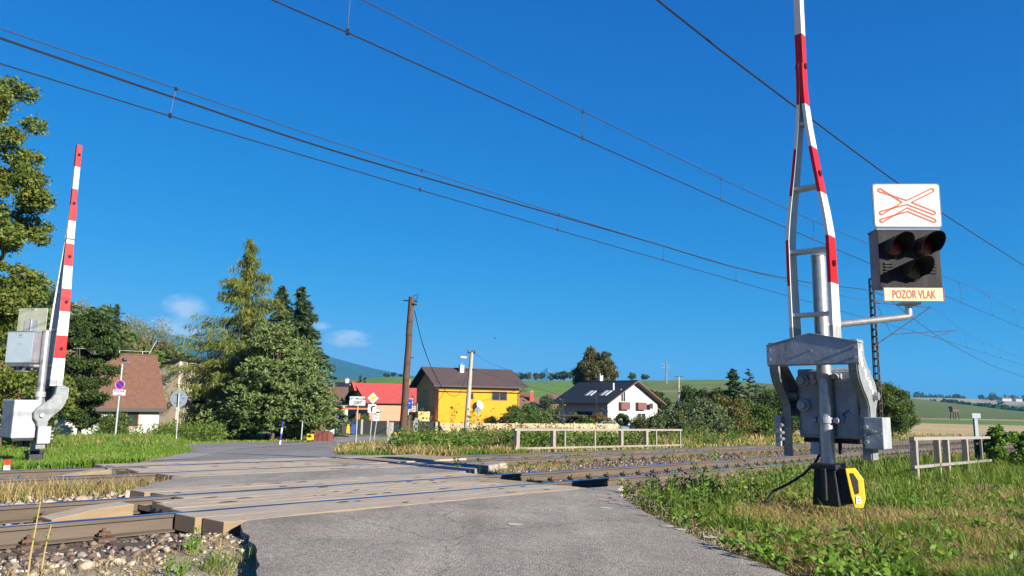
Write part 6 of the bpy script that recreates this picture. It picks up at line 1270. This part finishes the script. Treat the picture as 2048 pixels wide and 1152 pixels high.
G_brown = leafmat('grass_brown', [(.10, .075, .024), (.16, .12, .035), (.12, .105, .03), (.20, .14, .05)])
G_weed = leafmat('weed_leaves', [(.05, .095, .016), (.085, .145, .026), (.13, .19, .035), (.065, .11, .02), (.15, .16, .05)])
def zone(n1, lo, hi): return n1 > lo + (hi - lo) * rng.random(len(n1))
def leafy(name, px, py, n, hgt, leaf, mat_, lv=14, spread=.10, asp=.45, kind='stuff', stems=True):
    # many small plants: stems with leaves up their length
    m = len(px); z = H(px, py); hh = hgt * (.45 + .6 * rng.random(m)) * (.45 + 1.2 * fbm(px + 77, py, .55, 2)); ln = rng.normal(0, .12, (m, 2))
    t = rng.random((m, lv)); ang = rng.random((m, lv)) * 6.28; r = spread * (.3 + .7 * rng.random((m, lv)))
    c = np.stack([px[:, None] + ln[:, :1] * t * hh[:, None] + r * np.cos(ang), py[:, None] + ln[:, 1:] * t * hh[:, None] + r * np.sin(ang), z[:, None] + .02 + t * hh[:, None]], -1).reshape(-1, 3)
    d = np.stack([np.cos(ang), np.sin(ang), .25 + .5 * rng.random((m, lv))], -1).reshape(-1, 3)
    v, f = quads(c, leaf * (.5 + .9 * rng.random(len(c))), asp, .5, d, .25); v2 = None
    if stems:
        b = np.stack([px, py, z], 1); tp = b + np.stack([ln[:, 0] * hh, ln[:, 1] * hh, hh], 1); w = np.array([.006, 0, 0]); sv = np.stack([b - w, b + w, tp + w * .5, tp - w * .5], 1).reshape(-1, 3); sf = np.arange(m * 4).reshape(m, 4) + len(v); v = np.concatenate([v, sv]); f = np.concatenate([f, sf])
    return tag(npmesh(name, v, f, mat_), kind=kind)
# right-hand verge
x, y = view_pts(150000, 1060, 2500, 4.0, 26); s, d = sd_of(x, y); k = ~paved(x, y) & (d < 6.35) & (d > -6) & (s > 4); x, y, s, d = x[k], y[k], s[k], d[k]
road_d = np.min([np.hypot(x - q[0], y - q[1]) for q in [((a[0] * (1 - t) + b_[0] * t), (a[1] * (1 - t) + b_[1] * t)) for a, b_ in zip(near_road[12:], near_road[13:]) for t in (0, .33, .66)]], 0)
mast_d = np.hypot(x - PB.x + .1, y - PB.y + .5); n1 = fbm(x, y, 1.1) ; n2 = fbm(x + 31, y, 2.6)
straw = sstep(.39, .53, n1 * .8 + n2 * .2 + .30 * sstep(1.5, .3, mast_d) - .12 * sstep(12, 17, y) - .02); edge = sstep(.75, .15, road_d)
u = rng.random(len(x)); isstraw = u < straw * .9; isbrown = (~isstraw) & (rng.random(len(x)) < edge * .85 + .06); isg = ~(isstraw | isbrown)
thin = rng.random(len(x)) < .35 + .65 * sstep(.02, .5, road_d); hk = (.5 + .5 * sstep(.1, 1.2, road_d))
k = isg & thin; hv = (.07 + .13 * rng.random(k.sum()) ** 1.5 + .12 * sstep(.5, .65, n2[k]) + .32 * sstep(13, 17, y[k]) * rng.random(k.sum())) * hk[k]; blades('verge_grass', x[k], y[k], hv, .006 + .0006 * y[k], G_green, .6)
k = isstraw & thin; hv = (.06 + .12 * rng.random(k.sum())) * hk[k]; blades('dry_grass', x[k], y[k], hv, .005 + .0005 * y[k], G_straw, 1.5)
k = isbrown & thin; hv = (.035 + .07 * rng.random(k.sum())); blades('brown_moss_grass', x[k], y[k], hv, .008 + .0005 * y[k], G_brown, .8)
# broad-leaved weeds on the verge
cx, cy = view_pts(1300, 1180, 2300, 4.6, 17); s, d = sd_of(cx, cy); q = fbm(cx + 7, cy, .9); k = ~paved(cx, cy) & (d < 6.2) & (s > 5) & (q > .47) & (np.hypot(cx - PB.x, cy - PB.y + .4) > .9); cx, cy = cx[k], cy[k]
m = 9; ox = np.repeat(cx, m) + rng.normal(0, .05, len(cx) * m); oy = np.repeat(cy, m) + rng.normal(0, .05, len(cx) * m); ang = rng.random(len(ox)) * 6.28; k = ~paved(ox, oy); ox, oy, ang = ox[k], oy[k], ang[k]
c = np.stack([ox, oy, H(ox, oy) + .05 + .11 * rng.random(len(ox))], 1); v, f = quads(c, .075 * (.5 + .9 * rng.random(len(c))), .5, .9, np.stack([np.cos(ang), np.sin(ang), .3 + .6 * rng.random(len(c))], 1), .2); tag(npmesh('broadleaf_weeds', v, f, G_lush), kind='stuff')
cx, cy = view_pts(420, 1190, 1640, 9.0, 14.5); s, d = sd_of(cx, cy); k = ~paved(cx, cy) & (d < 6.5) & (d > 4.3); k = k & (rng.random(len(k)) < .6); leafy('tall_weeds', cx[k], cy[k], 0, .32, .065, G_weed, 18, .07)
# far-left verge
x, y = view_pts(170000, -120, 690, 15.5, 72); s, d = sd_of(x, y); k = ~paved(x, y) & (d > 14.85); x, y, d = x[k], y[k], d[k]; n1 = fbm(x, y, .5); n2 = fbm(x + 9, y, 1.4)
u = rng.random(len(x)); dry = u < sstep(.5, .7, n1) * .5 + .5 * sstep(15.8, 14.9, d); tall = sstep(27, 36, d) * (1 - sstep(60, 70, d)) * sstep(-.40, -.44, x / y); lowg = .45 + .55 * sstep(-.36, -.42, x / y)
k = ~dry; blades('far_verge_grass', x[k], y[k], lowg[k] * (.12 + .18 * rng.random(k.sum()) + .65 * tall[k] * rng.random(k.sum())), .012 + .0012 * y[k], G_lush, .5)
k = dry; blades('far_dry_grass', x[k], y[k], lowg[k] * (.10 + .18 * rng.random(k.sum()) + .7 * tall[k] * rng.random(k.sum())), .010 + .001 * y[k], G_straw, .7)
x, y = view_pts(900, 60, 470, 55, 68); k = ~paved(x, y); leafy('hedge_weeds', x[k], y[k], 0, 1.5, .2, G_weed, 34, .4)
# grass island and strip beyond the far track
x, y = view_pts(70000, 560, 1060, 17, 70); s, d = sd_of(x, y); k = ~paved(x, y) & (d > 14.75); x, y, d = x[k], y[k], d[k]; n1 = fbm(x, y, .6)
dry = rng.random(len(x)) < sstep(.43, .62, n1) * .5; nearr = sstep(30, 18, y)
k = ~dry; blades('island_grass', x[k], y[k], (.06 + .12 * rng.random(k.sum()) + .16 * nearr[k] * rng.random(k.sum())), .012 + .0011 * y[k], G_green, .7)
k = dry; blades('island_dry_grass', x[k], y[k], (.10 + .2 * rng.random(k.sum()) + .25 * nearr[k] * rng.random(k.sum())), .010 + .001 * y[k], G_straw, .8)
# tall weeds behind the far track
x, y = view_pts(3800, 800, 1480, 18, 46); s, d = sd_of(x, y); q = fbm(x, y, .35); k = (d > 15.9) & (d < 29) & ~paved(x, y) & (q > .33); x, y = x[k], y[k]; leafy('thicket_weeds', x, y, 0, .66, .12, G_weed, 34, .2)
x, y = view_pts(150, 820, 1420, 22, 48); s, d = sd_of(x, y); k = (d > 17) & (d < 30); leafy('tall_dry_weeds', x[k], y[k], 0, 1.7, .12, LM['olive'], 30, .14)
x, y = view_pts(500, 960, 1420, 26, 50); s, d = sd_of(x, y); k = (d > 19) & (d < 31); leafy('reddish_weeds', x[k], y[k], 0, .85, .11, LM['auburn'], 24, .18)
x, y = view_pts(36000, 980, 1900, 20, 85); s, d = sd_of(x, y); k = (d > 14.8) & (d < 34) & ~paved(x, y); x, y, d = x[k], y[k], d[k]; q = fbm(x, y, .4); yl = rng.random(len(x)) < .35 + .5 * sstep(.45, .6, q)
blades('yellow_bank_grass', x[yl], y[yl], .2 + .55 * rng.random(yl.sum()) * sstep(15, 18, d[yl]), .012 + .0010 * y[yl], G_straw, .5); k = ~yl; blades('green_bank_grass', x[k], y[k], .15 + .4 * rng.random(k.sum()) * sstep(15, 18, d[k]), .012 + .001 * y[k], G_green, .5)
# dry grass between the tracks
s, d, x, y = scatter_sd(7000, -2.5, 5.6, 10.0, 11.75); k = (~paved(x, y)) & (np.abs(d - 10.9 - .25 * np.sin(s * 2)) < .25 + .55 * rng.random(len(x))) & (fbm(x, y, 1.5) > .36); x, y = x[k], y[k]; blades('track_dry_grass', x, y, .10 + .2 * rng.random(len(x)), .009, G_straw, .9)
k = rng.random(len(x)) < .3; blades('track_green_grass', x[k] + .03, y[k], .08 + .14 * rng.random(k.sum()), .008, G_green, .8)
s, d, x, y = scatter_sd(9000, 10.0, 30, 9.95, 11.75); q = fbm(x, y, .9); k = (~paved(x, y)) & (q > .44 + .012 * (s - 10)); x, y, s = x[k], y[k], s[k]; blades('track_weeds', x, y, .04 + .13 * rng.random(len(x)), .009, G_straw, 1.0)
s, d, x, y = scatter_sd(110, 10.5, 34, 10.1, 11.7); k = fbm(x + 3, y, .8) > .5; leafy('track_leafy_weeds', x[k], y[k], 0, .32, .07, G_weed, 16, .09)
s, d, x, y = scatter_sd(1500, 10.0, 40, 6.2, 6.9); k = fbm(x + 3, y, .7) > .46; blades('ballast_grass', x[k], y[k], .10 + .3 * rng.random(k.sum()), .009, G_straw, .6)
# tufts in the gravel at the left foreground
cs = [(2.9, 4.6), (2.2, 5.3), (1.5, 4.9), (2.6, 3.7), (1.9, 4.2), (3.1, 5.6), (1.0, 5.5), (2.9, 3.2), (3.2, 4.2), (.8, 4.6), (2.4, 4.9), (1.3, 4.3)]
X_ = []; Y_ = []
for cs_, cd in cs:
    m = 210; p = T(cs_, cd); X_.append(p.x + rng.normal(0, .13, m)); Y_.append(p.y + rng.normal(0, .13, m))
x, y = np.concatenate(X_), np.concatenate(Y_); k = ~paved(x, y); x, y = x[k], y[k]; blades('gravel_grass', x, y, .05 + .12 * rng.random(len(x)), .007, G_green, .8)
s, d, x, y = scatter_sd(9000, -.5, 3.5, 2.2, 6.3); k = ~paved(x, y) & (fbm(x, y, 2.2) > .47); blades('gravel_dry_grass', x[k], y[k], .03 + .08 * rng.random(k.sum()), .006, G_straw, 1.6)
p = [T(3.2, 6.1), T(2.75, 5.55), T(2.5, 4.6), T(1.6, 4.4)]; x = np.concatenate([q.x + rng.normal(0, .06, 5) for q in p]); y = np.concatenate([q.y + rng.normal(0, .06, 5) for q in p]); k = ~paved(x, y); leafy('gravel_leafy_weeds', x[k], y[k], 0, .13, .04, G_lush, 14, .05)
for i, (ss, dd, hh) in enumerate(((1.75, 5.35, .62), (1.35, 5.55, .42), (2.1, 6.15, .34), (.9, 6.0, .75))):
    p = T(ss, dd); p.z = h1(p.x, p.y); t = thing('seed_stalk', ('tall yellowish seed stalk in front of the near rail', 'short yellow flower stalk beside the near rail', 'thin bent grass stalk against the near rail', 'tall stem with brown leaf at the left edge')[i], 'weed', p); mb = MB(); mb.tube([(0, 0, 0), (.01, .0, hh * .5), (.03, .01, hh)], [.006, .005, .003], seg=5); mb.build('stem', G_straw, t); q = np.stack([.03 * rng.random(14), .02 * rng.normal(0, 1, 14), hh * (.6 + .4 * rng.random(14))], 1); v, f = quads(q, .03, .5, .2); npmesh('leaves', v, f, G_weed, t)

# ------------------------------------------------------------------ mountains and air
def mountain(name, ridge, Y, depth, col, mcol2, rough=1.0):
    R2 = [at(px, py, Y) for px, py in ridge]; xs = np.array([p.x for p in R2]); zs = np.array([p.z for p in R2]); nx, ny = 160, 36; X = np.linspace(xs[0], xs[-1], nx); v = []
    for j in range(ny):
        q = j / (ny - 1) * 1.6
        for x in X:
            zr = np.interp(x, xs, zs); yy = Y - depth * (1 - q); w = (1 - abs(1 - q) ** 1.15) if q <= 1 else 1 - (q - 1) * .9
            z = zr * max(w, -.2); nn_ = (fbm(x + 5000, yy, 2.2 / depth, 5) - .5) * zr * .35 * rough * (1 - abs(1 - 2 * min(q, 1))) ; v.append((x, yy, z + nn_ - 5))
    i = (np.arange(ny - 1)[:, None] * nx + np.arange(nx - 1)[None]).ravel(); f = np.stack([i, i + 1, i + nx + 1, i + nx], 1); m = mat(name + '_forest', col, .95, var=.3, scale=.004, col2=mcol2, spec=.05, detail=8)
    return tag(npmesh(name, np.array(v), f, m, smooth=True), kind='structure')
mountain('mountain', [(-300, 560), (0, 590), (120, 612), (240, 638), (300, 654), (350, 670), (450, 692), (560, 700), (630, 705), (660, 712), (700, 723), (750, 736), (800, 746), (850, 755), (960, 775)], 7000, 3000, (.022, .045, .02), (.05, .075, .03))
mountain('mountain', [(1020, 775), (1040, 757), (1062, 752), (1078, 747), (1087, 740), (1094, 734), (1103, 741), (1118, 747), (1135, 750), (1165, 758), (1190, 775)], 13000, 3000, (.14, .14, .13), (.20, .19, .18), .5)
hz = MB(); hz.box(-14000, 14000, -60, 17500, -60, 900); ho = hz.build('haze', bpy.data.materials.new('air')); hm = ho.data.materials[0]; hm.use_nodes = True
for n in list(hm.node_tree.nodes): hm.node_tree.nodes.remove(n)
_o = hm.node_tree.nodes.new('ShaderNodeOutputMaterial'); _v = hm.node_tree.nodes.new('ShaderNodeVolumePrincipled'); _v.inputs['Density'].default_value = 0.85e-4; _v.inputs['Color'].default_value = (.10, .50, .92, 1); _v.inputs['Anisotropy'].default_value = 0.0
hm.node_tree.links.new(_v.outputs[0], _o.inputs['Volume']); tag(ho, kind='stuff')
